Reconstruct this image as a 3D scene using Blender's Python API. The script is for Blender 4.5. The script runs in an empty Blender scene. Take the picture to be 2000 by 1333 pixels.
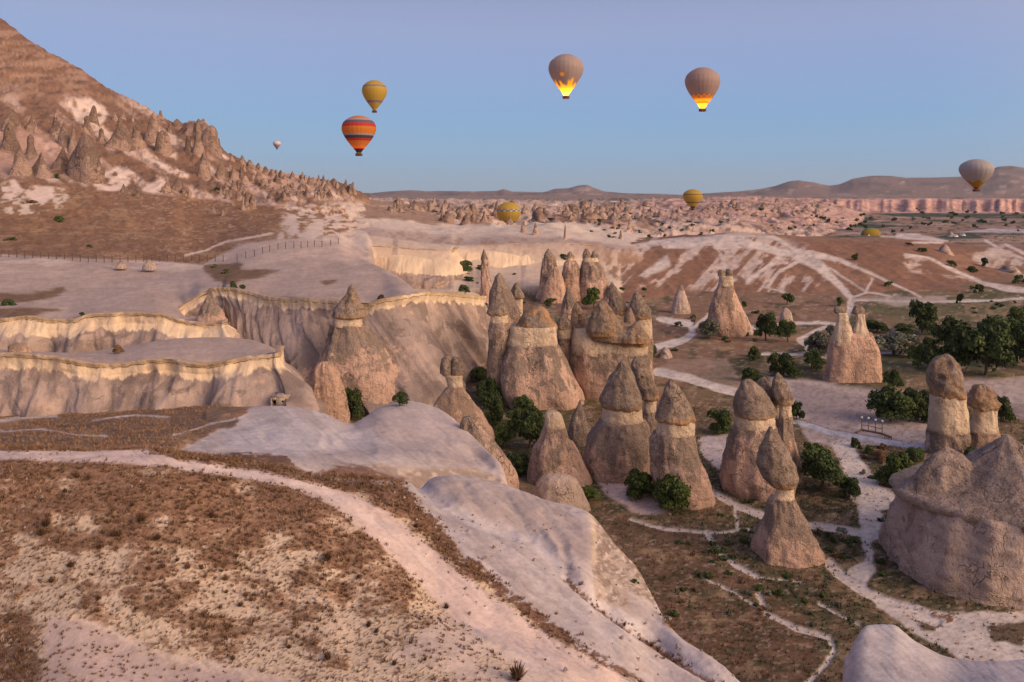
import bpy, math, random
import numpy as np
from mathutils import Vector, Matrix

random.seed(7)
rng = np.random.default_rng(7)
scene = bpy.context.scene
COL = scene.collection
R = math.radians

# ------------------------------------------------------------------ camera
F, CX, HY, H = 1555.0, 1000.0, 375.0, 40.0      # focal length, centre column and horizon row in photo pixels, eye height in metres
cam_data = bpy.data.cameras.new('camera')
cam = bpy.data.objects.new('camera', cam_data)
COL.objects.link(cam)
cam.location = (0, 0, H)
cam.rotation_euler = (R(90), 0, 0)
cam_data.sensor_width = 36.0
cam_data.lens = 36.0 * F / 2000.0
cam_data.shift_y = -(666.5 - HY) / 2000.0
cam_data.clip_start = 0.5
cam_data.clip_end = 40000
scene.camera = cam

# ------------------------------------------------------------------ world and sun
SUN_EL, SUN_AZ = R(24), R(122)       # azimuth measured clockwise from +Y (the view direction)
world = bpy.data.worlds.new('World')
scene.world = world
world.use_nodes = True
wn, wl = world.node_tree.nodes, world.node_tree.links
wn.clear()
w_out = wn.new('ShaderNodeOutputWorld')
w_bg = wn.new('ShaderNodeBackground')
w_tc = wn.new('ShaderNodeTexCoord')
w_sep = wn.new('ShaderNodeSeparateXYZ')
w_ramp = wn.new('ShaderNodeValToRGB')
wl.new(w_tc.outputs['Generated'], w_sep.inputs[0])
wl.new(w_sep.outputs['Z'], w_ramp.inputs[0])
def s2l(r, g, b):
    f = lambda c: (c / 255 / 12.92) if c / 255 <= 0.04045 else ((c / 255 + 0.055) / 1.055) ** 2.4
    return (f(r), f(g), f(b), 1)
cr = w_ramp.color_ramp
cr.elements[0].position = 0.0; cr.elements[0].color = s2l(150, 168, 188)
cr.elements[1].position = 1.0; cr.elements[1].color = s2l(116, 128, 170)
for p, c in ((0.04, (136, 167, 200)), (0.09, (130, 165, 205)), (0.15, (142, 162, 205)), (0.20, (150, 162, 200)), (0.245, (146, 154, 190)), (0.45, (134, 142, 184))):
    e = cr.elements.new(p); e.color = s2l(*c)
w_sky = wn.new('ShaderNodeTexSky'); w_sky.sky_type = 'NISHITA'; w_sky.sun_disc = False
w_sky.sun_elevation = SUN_EL; w_sky.sun_rotation = SUN_AZ
w_mix = wn.new('ShaderNodeMixRGB'); w_mix.blend_type = 'MIX'; w_mix.inputs[0].default_value = 0.12
w_s = wn.new('ShaderNodeVectorMath'); w_s.operation = 'SCALE'; w_s.inputs['Scale'].default_value = 0.10
wl.new(w_sky.outputs[0], w_s.inputs[0])
wl.new(w_ramp.outputs[0], w_mix.inputs[1]); wl.new(w_s.outputs[0], w_mix.inputs[2])
# dawn glow: the sky warms and brightens smoothly towards the side where the sun is about to rise
w_dot = wn.new('ShaderNodeVectorMath'); w_dot.operation = 'DOT_PRODUCT'
w_dot.inputs[1].default_value = (math.sin(SUN_AZ), math.cos(SUN_AZ), .12)
wl.new(w_tc.outputs['Generated'], w_dot.inputs[0])
w_mr = wn.new('ShaderNodeMapRange'); w_mr.interpolation_type = 'SMOOTHSTEP'
w_mr.inputs[1].default_value = -.1; w_mr.inputs[2].default_value = 1.0; w_mr.inputs[3].default_value = 0; w_mr.inputs[4].default_value = 1
wl.new(w_dot.outputs['Value'], w_mr.inputs[0])
w_glow = wn.new('ShaderNodeMixRGB'); w_glow.inputs[2].default_value = (.88, .66, .55, 1)
wl.new(w_mr.outputs[0], w_glow.inputs[0]); wl.new(w_mix.outputs[0], w_glow.inputs[1])
wl.new(w_glow.outputs[0], w_bg.inputs[0])
w_bg.inputs[1].default_value = 1.06
wl.new(w_bg.outputs[0], w_out.inputs[0])

sun_data = bpy.data.lights.new('sun', 'SUN')
sun_data.energy = 3.7
sun_data.angle = R(42)
sun_data.color = (1.0, 0.74, 0.51)
sun = bpy.data.objects.new('sun', sun_data)
COL.objects.link(sun)
sun.location = (200, -200, 300)
sdir = Vector((math.sin(SUN_AZ) * math.cos(SUN_EL), math.cos(SUN_AZ) * math.cos(SUN_EL), math.sin(SUN_EL)))
sun.rotation_euler = sdir.to_track_quat('Z', 'Y').to_euler()

scene.view_settings.view_transform = 'Standard'
scene.view_settings.look = 'None'
scene.view_settings.exposure = 0.05
scene.view_settings.gamma = 1.0
scene.view_settings.use_curve_mapping = False
HAZE = 2.4e-5
scene.cycles.max_bounces = 4
scene.cycles.diffuse_bounces = 2
scene.cycles.volume_bounces = 0

# ------------------------------------------------------------------ helpers
def tag(o, label=None, cat=None, group=None, kind=None):
    if label: o['label'] = label
    if cat: o['category'] = cat
    if group: o['group'] = group
    if kind: o['kind'] = kind
    return o

def empty(name, loc, label=None, cat=None, group=None):
    o = bpy.data.objects.new(name, None)
    o.empty_display_size = 0.5
    COL.objects.link(o); o.location = loc
    return tag(o, label, cat, group)

def link_mesh(name, me, mat=None, parent=None, loc=None):
    o = bpy.data.objects.new(name, me)
    COL.objects.link(o)
    if mat is not None and len(me.materials) == 0: me.materials.append(mat)
    if parent is not None: o.parent = parent
    if loc is not None: o.location = loc
    return o

def np_mesh(name, V, Fc, smooth=True, attrs=None, colors=None):
    """V (n,3); Fc (m,3|4) equal-size faces or list of such arrays"""
    me = bpy.data.meshes.new(name)
    Fl = Fc if isinstance(Fc, list) else [Fc]
    V = np.asarray(V, dtype=np.float32)
    me.vertices.add(len(V)); me.vertices.foreach_set('co', V.ravel())
    nl = sum(f.size for f in Fl); nf = sum(len(f) for f in Fl)
    me.loops.add(nl); me.polygons.add(nf)
    me.loops.foreach_set('vertex_index', np.concatenate([f.ravel() for f in Fl]).astype(np.int32))
    tot = np.concatenate([np.full(len(f), f.shape[1], dtype=np.int32) for f in Fl])
    st = np.concatenate([[0], np.cumsum(tot)[:-1]]).astype(np.int32)
    me.polygons.foreach_set('loop_start', st)
    if smooth: me.polygons.foreach_set('use_smooth', np.ones(nf, dtype=bool))
    if attrs:
        for k, a in attrs.items():
            at = me.attributes.new(k, 'FLOAT', 'POINT')
            at.data.foreach_set('value', np.asarray(a, dtype=np.float32).ravel())
    if colors is not None:
        at = me.color_attributes.new('col', 'FLOAT_COLOR', 'POINT')
        c4 = np.ones((len(V), 4), dtype=np.float32); c4[:, :3] = colors
        at.data.foreach_set('color', c4.ravel())
    me.update(calc_edges=True)
    return me

def grid_faces(n, m, wrap=False):
    """n rows, m columns"""
    i = np.arange(n - 1)[:, None]; j = np.arange(m if wrap else m - 1)[None, :]
    a = i * m + j; b = i * m + (j + 1) % m
    return np.stack([a, b, b + m, a + m], -1).reshape(-1, 4)

def _hash(ix, iy, iz, seed):
    h = (ix.astype(np.int64) * 374761393 + iy.astype(np.int64) * 668265263 + iz.astype(np.int64) * 2147483647 + seed * 974634777) & 0xffffffff
    h = ((h ^ (h >> 13)) * 1274126177) & 0xffffffff
    h = ((h ^ (h >> 16)) * 2246822519) & 0xffffffff
    return ((h ^ (h >> 15)) & 0xffff).astype(np.float32) / 32767.5 - 1.0

def vnoise(x, y, z=None, seed=0):
    """smooth value noise, about -1..1"""
    x = np.asarray(x, dtype=np.float64); y = np.asarray(y, dtype=np.float64)
    if z is None:
        ix, iy = np.floor(x), np.floor(y); fx, fy = x - ix, y - iy
        ix = ix.astype(np.int64); iy = iy.astype(np.int64); o = np.zeros_like(ix)
        fx = fx * fx * fx * (fx * (fx * 6 - 15) + 10); fy = fy * fy * fy * (fy * (fy * 6 - 15) + 10)
        a = _hash(ix, iy, o, seed); b = _hash(ix + 1, iy, o, seed); c = _hash(ix, iy + 1, o, seed); d = _hash(ix + 1, iy + 1, o, seed)
        return (a + (b - a) * fx) * (1 - fy) + (c + (d - c) * fx) * fy
    z = np.asarray(z, dtype=np.float64)
    ix, iy, iz = np.floor(x), np.floor(y), np.floor(z); fx, fy, fz = x - ix, y - iy, z - iz
    ix = ix.astype(np.int64); iy = iy.astype(np.int64); iz = iz.astype(np.int64)
    fx, fy, fz = [t * t * (3 - 2 * t) for t in (fx, fy, fz)]
    r = 0
    for dz, wz in ((0, 1 - fz), (1, fz)):
        a = _hash(ix, iy, iz + dz, seed); b = _hash(ix + 1, iy, iz + dz, seed); c = _hash(ix, iy + 1, iz + dz, seed); d = _hash(ix + 1, iy + 1, iz + dz, seed)
        r = r + wz * ((a + (b - a) * fx) * (1 - fy) + (c + (d - c) * fx) * fy)
    return r

def fbm(x, y, z=None, oct=4, seed=0, gain=0.5):
    s = 0; a = 1; t = 0
    for k in range(oct):
        f = 2.03 ** k
        s = s + a * vnoise(x * f + 17.3 * k, y * f + 5.1 * k, None if z is None else z * f, seed + k)
        t += a; a *= gain
    return s / t

def ridged(x, y, oct=4, seed=0):
    s = 0; a = 1; t = 0
    for k in range(oct):
        f = 2.07 ** k
        s = s + a * (1 - np.abs(vnoise(x * f + 3.3 * k, y * f, None, seed + k)) * 2); t += a; a *= 0.55
    return s / t

def sstep(a, b, x):
    t = np.clip((x - a) / (b - a), 0, 1); return t * t * (3 - 2 * t)

def pchip(xs, ys, xq):
    """monotone cubic; xs (k,), ys (k,...) -> (len(xq),...)"""
    xs = np.asarray(xs, float); ys = np.asarray(ys, float)
    h = np.diff(xs); hh = h.reshape((-1,) + (1,) * (ys.ndim - 1)); d = np.diff(ys, axis=0) / hh
    m = np.zeros_like(ys)
    if len(xs) > 2:
        a, b = d[:-1], d[1:]
        w1 = 2 * hh[1:] + hh[:-1]; w2 = hh[1:] + 2 * hh[:-1]
        with np.errstate(divide='ignore', invalid='ignore'):
            mm = (w1 + w2) / (w1 / a + w2 / b)
        m[1:-1] = np.where(a * b > 0, mm, 0)
    m[0] = d[0]; m[-1] = d[-1]
    xq = np.clip(np.asarray(xq, float), xs[0], xs[-1])
    i = np.clip(np.searchsorted(xs, xq, side='right') - 1, 0, len(xs) - 2)
    t = ((xq - xs[i]) / h[i]).reshape((-1,) + (1,) * (ys.ndim - 1))
    hi = h[i].reshape(t.shape)
    t2, t3 = t * t, t * t * t
    return (2 * t3 - 3 * t2 + 1) * ys[i] + (t3 - 2 * t2 + t) * hi * m[i] + (-2 * t3 + 3 * t2) * ys[i + 1] + (t3 - t2) * hi * m[i + 1]

def zof(py, Y): return H - (py - HY) * Y / F
def pyof(z, Y): return HY + (H - z) * F / Y
def P3(px, py, Y): return ((px - CX) * Y / F, Y, zof(py, Y))

# ------------------------------------------------------------------ terrain heights (stations along each layer)
def logsp(a, b, st): return np.exp(np.arange(math.log(a), math.log(b), st))
YR = np.concatenate([logsp(24, 36, .005), logsp(36, 150, .0026), logsp(150, 250, .003), logsp(250, 700, .0048), logsp(700, 2000, .0068), logsp(2000, 9500, .022)])
PXC = np.concatenate([np.arange(-340, -20, 8.0), np.arange(-20, 2020, 3.3), np.arange(2020, 2340, 8.0)])
NR, NC = len(YR), len(PXC)
LY = np.log(YR)

def layer(stations, warp=0.0, wscale=30.0, seed=0, sm=0, lin=False):
    """stations {px: [(Y, py or zj), ...]} -> Z (NR, NC)"""
    pxs = sorted(stations)
    K = np.array([[(k[0], k[1].imag if isinstance(k[1], complex) else zof(k[1], k[0])) for k in stations[p]] for p in pxs], float)  # (s,k,2)
    K[..., 0] = np.log(K[..., 0])
    if lin:
        Kc = np.stack([np.stack([np.interp(PXC, pxs, K[:, k, c]) for c in range(2)], -1) for k in range(K.shape[1])], 1)
    else:
        Kc = pchip(pxs, K.reshape(len(pxs), -1), PXC).reshape(NC, K.shape[1], 2)
    if sm:
        kk = np.exp(-.5 * (np.arange(-3 * sm, 3 * sm + 1) / sm) ** 2); kk /= kk.sum()
        for a_ in range(Kc.shape[1]):
            for b_ in range(2):
                Kc[:, a_, b_] = np.convolve(np.pad(Kc[:, a_, b_], 3 * sm, mode='edge'), kk, mode='valid')
    if warp:
        n = fbm(PXC / wscale, PXC * 0, oct=4, seed=seed)
        Kc[..., 0] += (n * warp)[:, None]
    Z = np.full((NR, NC), -30.0)
    inx = (PXC >= pxs[0]) & (PXC <= pxs[-1])
    for c in np.nonzero(inx)[0]:
        y, z = Kc[c, :, 0], Kc[c, :, 1]
        y = np.maximum.accumulate(y + np.arange(len(y)) * 1e-5)
        q = pchip(y, z, LY)
        q[LY < y[0]] = z[0]; q[LY > y[-1]] = z[-1]
        Z[:, c] = q
    return Z

D = -25j   # 'gone'
L_N = {
 -450: [(26,1800),(40,1333),(50,1100),(59,905),(64,885),(75,868),(95,840),(128,812),(131,810),(150,2j)],
 0:    [(26,1750),(38,1333),(48,1080),(58,898),(63,882),(75,868),(95,838),(128,814),(131,812),(150,2j)],
 150:  [(26,1750),(37,1333),(47,1085),(57.5,900),(62.5,881),(75,866),(95,840),(128,806),(131,805),(150,2j)],
 300:  [(26,1720),(37,1333),(46,1100),(57,908),(62,884),(75,866),(95,838),(128,800),(131,799),(150,2j)],
 450:  [(26,1720),(37,1333),(46,1120),(56,935),(61,906),(72,880),(95,840),(120,797),(125,797),(150,2j)],
 560:  [(26,1700),(37,1333),(45,1150),(55,957),(60,925),(70,890),(92,842),(117,796),(121,3j),(128,1j)],
 640: [(26,1700),(37,1333),(44,1175),(54,982),(59,947),(66,925),(70,13j),(76,11j),(90,5j),(124,0j)],
 680: [(26,1700),(37,1333),(44,1185),(53,1003),(58,962),(67,925),(71,12j),(76,10j),(90,5j),(120,0j)],
 700: [(26,1690),(37,1333),(43.5,1195),(52.5,1016),(57.5,970),(67,928),(71,12j),(76,9j),(90,4j),(120,0j)],
 740: [(26,1690),(37,1333),(43,1205),(51,1052),(56.5,985),(68,932),(72,12j),(76,9j),(90,3j),(110,0j)],
 800: [(26,1680),(37,1333),(42.5,1218),(48.5,1120),(55,1022),(69,938),(71.5,13j),(76,8j),(88,2j),(110,0j)],
 850: [(26,1680),(37,1333),(42,1232),(46.5,1180),(53,1070),(62,985),(70,929),(73,13j),(78,7j),(95,0j)],
 900: [(26,1670),(37,1338),(41.5,1250),(45.5,1205),(51,1110),(60,1005),(71,926),(74,13j),(79,6j),(95,0j)],
 930: [(26,1670),(37,1340),(41.5,1256),(45.5,1213),(50,1128),(60,1010),(71,929),(74,12j),(79,5j),(95,0j)],
 960: [(26,1670),(37,1342),(41.5,1262),(45.5,1222),(49.5,1145),(60,1015),(71,935),(74,12j),(79,4j),(95,0j)],
 1000: [(26,1670),(37,1345),(41.5,1272),(45,1235),(48.5,1165),(60,1025),(70,947),(73,11j),(78,4j),(93,0j)],
 1050: [(26,1670),(37,1355),(41.5,1285),(45,1248),(48,1190),(58,1055),(68,970),(71,10j),(75,4j),(85,0j)],
 1100: [(26,1680),(37,1370),(41,1300),(44.5,1262),(47.5,1210),(57,1075),(67,990),(69,994),(73,4j),(80,0j)],
 1155: [(26,1700),(37,1395),(40.5,1330),(43.5,1290),(46.5,1235),(56,1100),(65,1001),(67,1006),(71,4j),(77,0j)],
 1180: [(26,1700),(37,1410),(40.5,1345),(43.5,1300),(46.5,1245),(56,1130),(63,1045),(66,1040),(70,4j),(75,0j)],
 1215: [(26,1720),(37,1430),(40.5,1370),(43,1325),(46,1260),(55,1160),(61,1090),(64,1082),(68,4j),(73,0j)],
 1250: [(26,1740),(37,1460),(40.5,1400),(43,1345),(46,1285),(53,1200),(59,1130),(61,1112),(65,4j),(71,0j)],
 1272: [(26,1750),(37,1480),(40.5,1420),(43,1360),(46,1300),(51,1235),(55,1192),(58,1165),(62,3j),(68,0j)],
 1320: [(26,1780),(37,1510),(40.5,1440),(43,1375),(45,1330),(48,1275),(50,1245),(52,1236),(56,4j),(64,0j)],
 1400: [(26,1800),(37,1540),(39,1480),(41,1420),(43,1375),(45,1325),(47,1296),(48,1291),(52,4j),(61,0j)],
 1450: [(26,1820),(36,1560),(38,1500),(40,1440),(42,1400),(43.5,1370),(45,1336),(46,1331),(50,4j),(59,0j)],
 1550: [(26,1900),(34,1640),(36,1580),(38,1530),(39,1500),(40,1470),(41,1445),(42,1430),(46,4j),(56,0j)],
 1700: [(26,1j),(34,0j),(36,0j),(38,0j),(39,0j),(40,0j),(41,0j),(42,0j),(46,0j),(56,0j)],
 2450: [(26,1j),(34,0j),(36,0j),(38,0j),(39,0j),(40,0j),(41,0j),(42,0j),(46,0j),(56,0j)],
}
L_MD = {
 400: [(66,11j),(68,910),(74,892),(95,850),(117,806),(124,1j),(130,0j)],
 440: [(66,14j),(68,897),(74,880),(95,840),(119,798),(124,3j),(130,0j)],
 500: [(62,15j),(64,905),(71,888),(94,841),(119,796),(124,3j),(130,0j)],
 560: [(60,15j),(62,912),(70,890),(92,842),(117,795),(121,3j),(128,0j)],
 640: [(60,13j),(63,925),(70,900),(90,855),(111,809),(115,3j),(124,0j)],
 680: [(62,12j),(65,928),(71,906),(90,862),(105,826),(110,3j),(120,0j)],
 700: [(63,11j),(66,930),(72,908),(90,862),(107,822),(113,4j),(124,0j)],
 740: [(67,9j),(70,932),(75,905),(90,858),(112,795),(118,4j),(128,0j)],
 800: [(72,7j),(75,938),(78,908),(92,858),(114,784),(120,4j),(132,0j)],
 850: [(75,6j),(78,942),(81.5,905),(95,850),(112,796),(118,4j),(130,0j)],
 900: [(77,5j),(80,945),(83,908),(93,866),(103,831),(109,4j),(118,0j)],
 930: [(78,4j),(81,948),(84,910),(91,884),(97,859),(102,4j),(112,0j)],
 960: [(79,4j),(82,950),(84.5,918),(87,900),(90,884),(95,4j),(106,0j)],
 985: [(79,3j),(81.5,952),(83.5,928),(85,918),(87,912),(91,3j),(100,0j)],
 1004:[(79,1j),(81,965),(82,958),(83,952),(84,948),(87,2j),(95,0j)],
 1012:[(79,D),(81,D),(82,D),(83,D),(84,D),(87,D),(95,D)],
}
L_BR = {
 1600: [(24,D),(40,D),(46,D),(52,D),(55,D),(58,D),(60,D)],
 1636: [(24,-2j),(40,0j),(46,0j),(52,0j),(55,0j),(57,0j),(59,0j)],
 1650: [(24,8j),(40,1540),(45,1420),(50,1325),(52.5,1285),(55,4j),(58,0j)],
 1672: [(24,13j),(40,1470),(45,1380),(52,1275),(55.5,1246),(58,4j),(61,0j)],
 1695: [(24,14j),(40,1450),(45,1370),(54,1248),(57.5,1221),(60,3j),(63,0j)],
 1740: [(24,14j),(40,1440),(45,1365),(54,1252),(58,1219),(60,4j),(64,0j)],
 1790: [(24,14j),(40,1440),(45,1365),(52,1285),(55.5,1254),(58,5j),(62,0j)],
 1850: [(24,14j),(40,1440),(45,1365),(51,1310),(54,1283),(57,4j),(60,0j)],
 1960: [(24,14j),(40,1430),(45,1350),(50,1310),(53,1291),(57,4j),(60,0j)],
 2050: [(24,14j),(40,1430),(45,1350),(51,1300),(54,1280),(57,4j),(60,0j)],
 2450: [(24,14j),(40,1430),(45,1350),(52,1280),(56,1250),(59,4j),(62,0j)],
}
def t1(py, cp, yb=150, mid=None):
    return [(134.9, D), (135.5, zof(py, 134) * 1j - 0.25j), (142, zof((py + cp) / 2 - 2, 142) * 1j), (yb, cp), (yb + 3, zof(cp, yb) * 1j - 3j), (yb + 8, 3j)]
L_T1 = {-450: t1(688, 684), 0: t1(690, 685), 60: t1(694, 689), 105: t1(697, 690), 150: t1(703, 690), 196: t1(709, 684), 240: t1(709, 677), 297: t1(702, 668), 350: t1(705, 661),
        430: t1(706, 659), 490: t1(696, 664), 520: t1(693, 673), 540: t1(691, 684, 146), 545: [(134.9, D), (135.5, D), (142, D), (146, D), (150, D), (158, D)]}
def gh(*k):   # first knot = lip
    lip = k[0]
    return [(lip[0] + .9, D), (lip[0] + 1.5, zof(lip[1], lip[0]) * 1j - 0.25j)] + list(k[1:])
low = [(390,0j),(480,0j),(640,0j),(800,0j)]
L_GH = {
 -450: gh((160,615),(178,585),(200,555),(232,515),(280,465),(350,380),(460,160),(600,-170),(900,100j)),
 -200: gh((160,618),(178,588),(200,557),(231,514),(282,460),(352,370),(470,180),(600,-60),(900,100j)),
 0:   gh((160,623),(178,592),(200,560),(230,512),(285,452),(360,352),(480,195),(600,45),(850,80j)),
 60:  gh((160,618),(178,592),(200,562),(230,512),(287,453),(362,356),(480,215),(600,86),(850,80j)),
 130: gh((160,625),(178,596),(200,563),(231,513),(290,453),(366,362),(480,240),(600,126),(850,75j)),
 200: gh((160,613),(178,592),(200,562),(232,514),(290,458),(370,372),(480,270),(600,172),(820,70j)),
 300: gh((160,613),(178,590),(200,560),(234,518),(290,466),(376,382),(480,305),(600,222),(820,60j)),
 345: gh((160,622),(178,602),(192,570),(234,519),(290,470),(380,390),(480,325),(600,244),(820,58j)),
 365: gh((160,630),(180,617),(184,583),(232,522),(290,474),(384,396),(480,330),(600,241),(820,58j)),
 395: gh((160,630),(180,616),(184,567),(232,521),(290,478),(386,400),(480,336),(605,240),(820,58j)),
 432: gh((160,628),(180,612),(184,561),(232,517),(290,476),(388,402),(480,345),(610,293),(820,55j)),
 440: gh((178,564),(183,556),(204,538),(232,516),(290,475),(388,402),(480,348),(612,302),(820,50j)),
 480: gh((176,569),(190,548),(207,530),(232,506),(290,466),(390,406),(480,360),(620,321),(820,45j)),
 525: gh((172,580),(190,549),(208,527),(233,498),(290,460),(390,410),(480,370),(625,336),(820,42j)),
 600: gh((166,583),(188,548),(210,520),(234,492),(290,456),(390,416),(480,382),(635,347),(820,38j)),
 660: gh((162,588),(184,552),(206,524),(232,494),(290,466),(390,428),(480,396),(640,358),(820,34j)),
 690: gh((160,592),(180,557),(201,529),(222,505),(280,484),(390,441),(480,411),(640,372),(820,30j)),
 720: gh((160,593),(180,558),(199,532),(215,512),(235,510),(390,450),(480,427),(640,390),(820,25j)),
 745: gh((160,586),(178,562),(194,539),(206,522),(214,9j),*low),
 782: gh((160,579),(171,563),(183,551),(192,543),(200,6j),*low),
 822: gh((166,573),(169,572.5),(172,572),(175,572),(181,4j),*low),
 880: gh((178,573),(181,572.5),(184,572),(186,572),(192,3j),*low),
 937: gh((188,578),(190,577.5),(192,577),(194,577),(200,2j),*low),
 942: [(188,D),(189,D),(190,D),(192,D),(194,D),(200,D),(390,D),(480,D),(640,D),(800,D)],
}
L_RC = {
 640: [(300,D),(318,D),(322,D),(360,D),(420,D),(480,D),(560,D),(600,D)],
 665: [(300,5j),(318,515),(323,486),(360,462),(420,436),(480,414),(560,392),(640,372)],
 720: [(300,3j),(319,530),(325,480),(360,456),(420,438),(480,420),(560,402),(640,386)],
 770: [(300,2j),(318,545),(325,482),(360,462),(420,444),(480,428),(560,410),(640,393)],
 815: [(300,2j),(316,552),(325,486),(360,468),(420,450),(480,436),(560,418),(640,399)],
 850: [(300,2j),(314,553),(325,488),(360,472),(420,454),(480,441),(560,425),(640,408)],
 880: [(300,2j),(316,535),(327,489),(360,474),(420,455),(480,446),(560,434),(640,10j)],
 892: [(300,2j),(337,508),(348,480),(370,474),(420,456),(480,447),(560,436),(640,10j)],
 930: [(300,3j),(340,510),(350,479),(372,473),(425,456),(480,448),(560,438),(640,10j)],
 985: [(300,4j),(340,519),(351,476),(375,469),(430,453),(490,447),(560,440),(640,10j)],
 1040:[(300,4j),(342,515),(352,475),(375,468),(430,456),(490,446),(560,442),(640,10j)],
 1085:[(300,4j),(342,517),(353,474),(375,468),(430,455),(490,444),(560,442),(640,10j)],
 1130:[(300,4j),(344,515),(356,476),(378,472),(430,462),(490,452),(560,444),(640,10j)],
 1190:[(300,4j),(346,520),(360,486),(382,480),(430,470),(490,460),(560,450),(640,10j)],
 1230:[(300,1j),(350,5j),(366,491),(385,484),(430,473),(490,465),(560,455),(640,8j)],
 1290:[(300,-2j),(350,-2j),(366,0j),(385,5j),(430,7j),(490,8j),(560,8j),(640,5j)],
}
L_TH = {
 1060:[(290,-2j),(312,-2j),(350,0j),(390,0j),(430,0j),(470,0j),(560,0j)],
 1150:[(290,0j),(312,1j),(345,4j),(380,8j),(420,10j),(470,10j),(560,6j)],
 1210:[(290,0j),(312,3j),(345,525),(380,495),(415,478),(450,472),(560,9j)],
 1300:[(290,-.5j),(308,575),(345,530),(380,495),(420,470),(455,464),(560,8j)],
 1450:[(290,-.5j),(310,576),(345,535),(385,492),(430,457),(460,455),(560,8j)],
 1600:[(290,-.5j),(310,577),(345,540),(385,498),(430,467),(470,462),(560,5j)],
 1720:[(290,-.5j),(308,578),(345,542),(385,502),(430,472),(475,463),(580,3j)],
 1800:[(290,-.5j),(305,580),(345,548),(380,515),(420,486),(470,470),(580,2j)],
 1900:[(290,-.5j),(300,580),(340,558),(375,535),(420,505),(470,484),(560,1j)],
 2000:[(290,-.5j),(300,585),(340,572),(375,545),(420,515),(470,490),(560,1j)],
 2450:[(290,-.5j),(300,582),(340,560),(375,535),(420,510),(470,485),(560,1j)],
}
L_BL = {
 600: [(520,10j),(560,410),(680,398),(850,394),(1150,392),(1400,390),(1550,10j)],
 750: [(520,10j),(560,412),(680,402),(850,396),(1150,393),(1400,391),(1550,10j)],
 850: [(520,10j),(560,424),(680,406),(850,400),(1150,395),(1400,392),(1550,10j)],
 1000:[(520,10j),(560,438),(700,422),(900,407),(1150,398),(1400,393),(1550,10j)],
 1150:[(520,8j),(560,445),(700,434),(900,419),(1150,408),(1400,398),(1550,5j)],
 1300:[(540,4j),(600,450),(750,436),(950,418),(1150,405),(1400,390),(1550,5j)],
 1450:[(560,0j),(650,448),(800,430),(1000,408),(1200,396),(1400,387),(1550,5j)],
 1560:[(600,0j),(750,2j),(900,6j),(1050,412),(1200,402),(1400,391),(1550,5j)],
 1680:[(600,-3j),(750,-3j),(900,-2j),(1050,0j),(1200,3j),(1400,4j),(1550,1j)],
 1720:[(600,D),(750,D),(900,D),(1050,D),(1200,D),(1400,D),(1550,D)],
}
L_P = {
 -450:[(1500,0j),(1560,412),(1640,391),(1800,24j),(4300,20j),(4500,0j)],
 700: [(1500,0j),(1560,412),(1640,391),(1800,24j),(4300,20j),(4500,0j)],
 1050:[(1500,0j),(1560,412),(1660,393),(1800,23j),(4300,18j),(4500,0j)],
 1300:[(1500,0j),(1560,414),(1640,389),(1800,26j),(4300,20j),(4500,0j)],
 1500:[(1500,0j),(1570,412),(1640,387),(1800,28j),(4300,20j),(4500,0j)],
 1800:[(1480,0j),(1540,414),(1600,388.5),(1800,27j),(4300,20j),(4500,0j)],
 2000:[(1480,0j),(1520,414),(1560,388.5),(1800,27j),(4300,20j),(4500,0j)],
 2450:[(1480,0j),(1520,414),(1560,388),(1800,27j),(4300,20j),(4500,0j)],
}
mt = [(-450,340),(600,372),(720,379),(760,374),(800,372),(830,375),(900,374.5),(970,374.5),(985,370),(1000,375),(1060,376.5),(1085,369.5),(1110,368.5),(1130,362.5),(1146,361),(1160,367),(1180,374),(1220,377.5),(1290,379.5),(1330,382),(1400,378),(1450,375),(1480,371),(1515,364),(1540,355.5),(1560,353.5),(1590,357.5),(1620,364),(1640,361),(1665,350),(1700,344.5),(1740,344.5),(1770,348),(1850,347),(1880,345),(1920,337),(1950,326.5),(1975,325),(2000,328),(2100,338),(2300,352),(2450,350)]
L_M = {p: [(4300,0j),(4700,386 if p > 1200 else 388),(5600,zof(383,5600)*.35j + zof(c,7600)*.42j),(6900,zof(c,7600)*.84j),(7600,c),(8300,zof(c,7600)*.7j)] for p, c in mt}
zb = {600:0, 800:0, 850:2, 900:4, 985:8, 1100:7, 1150:5, 1250:0, 1400:0}
L_V = {}
for p in (-450, 600, 800, 850, 900, 985, 1100, 1150, 1250, 1400, 1800, 2450):
    b = zb.get(p, 0)
    L_V[p] = [(24,0j),(60,0j),(110,0j),(200,0j),(285,0j),(315,b*.45j),(345,b*1j),(500,b*1j+.01j),(900,0j),(9500,0j)]

lays = {}
lays['V'] = layer(L_V)
lays['N'] = layer(L_N, warp=0.004, wscale=60, seed=3, sm=4)
lays['MD'] = layer(L_MD, sm=3)
lays['BR'] = layer(L_BR)
lays['T1'] = layer(L_T1)
lays['GH'] = layer(L_GH)
lays['RC'] = layer(L_RC)
lays['TH'] = layer(L_TH, warp=0.01, wscale=90, seed=21)
lays['BL'] = layer(L_BL, warp=0.05, wscale=60, seed=31)
lays['P'] = layer(L_P, warp=0.02, wscale=16, seed=41)
lays['M'] = layer(L_M, lin=True)
U = (PXC - CX) / F
XG = U[None, :] * YR[:, None]
YG = np.repeat(YR[:, None], NC, 1)
PXG = np.repeat(PXC[None, :], NR, 0)
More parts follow.
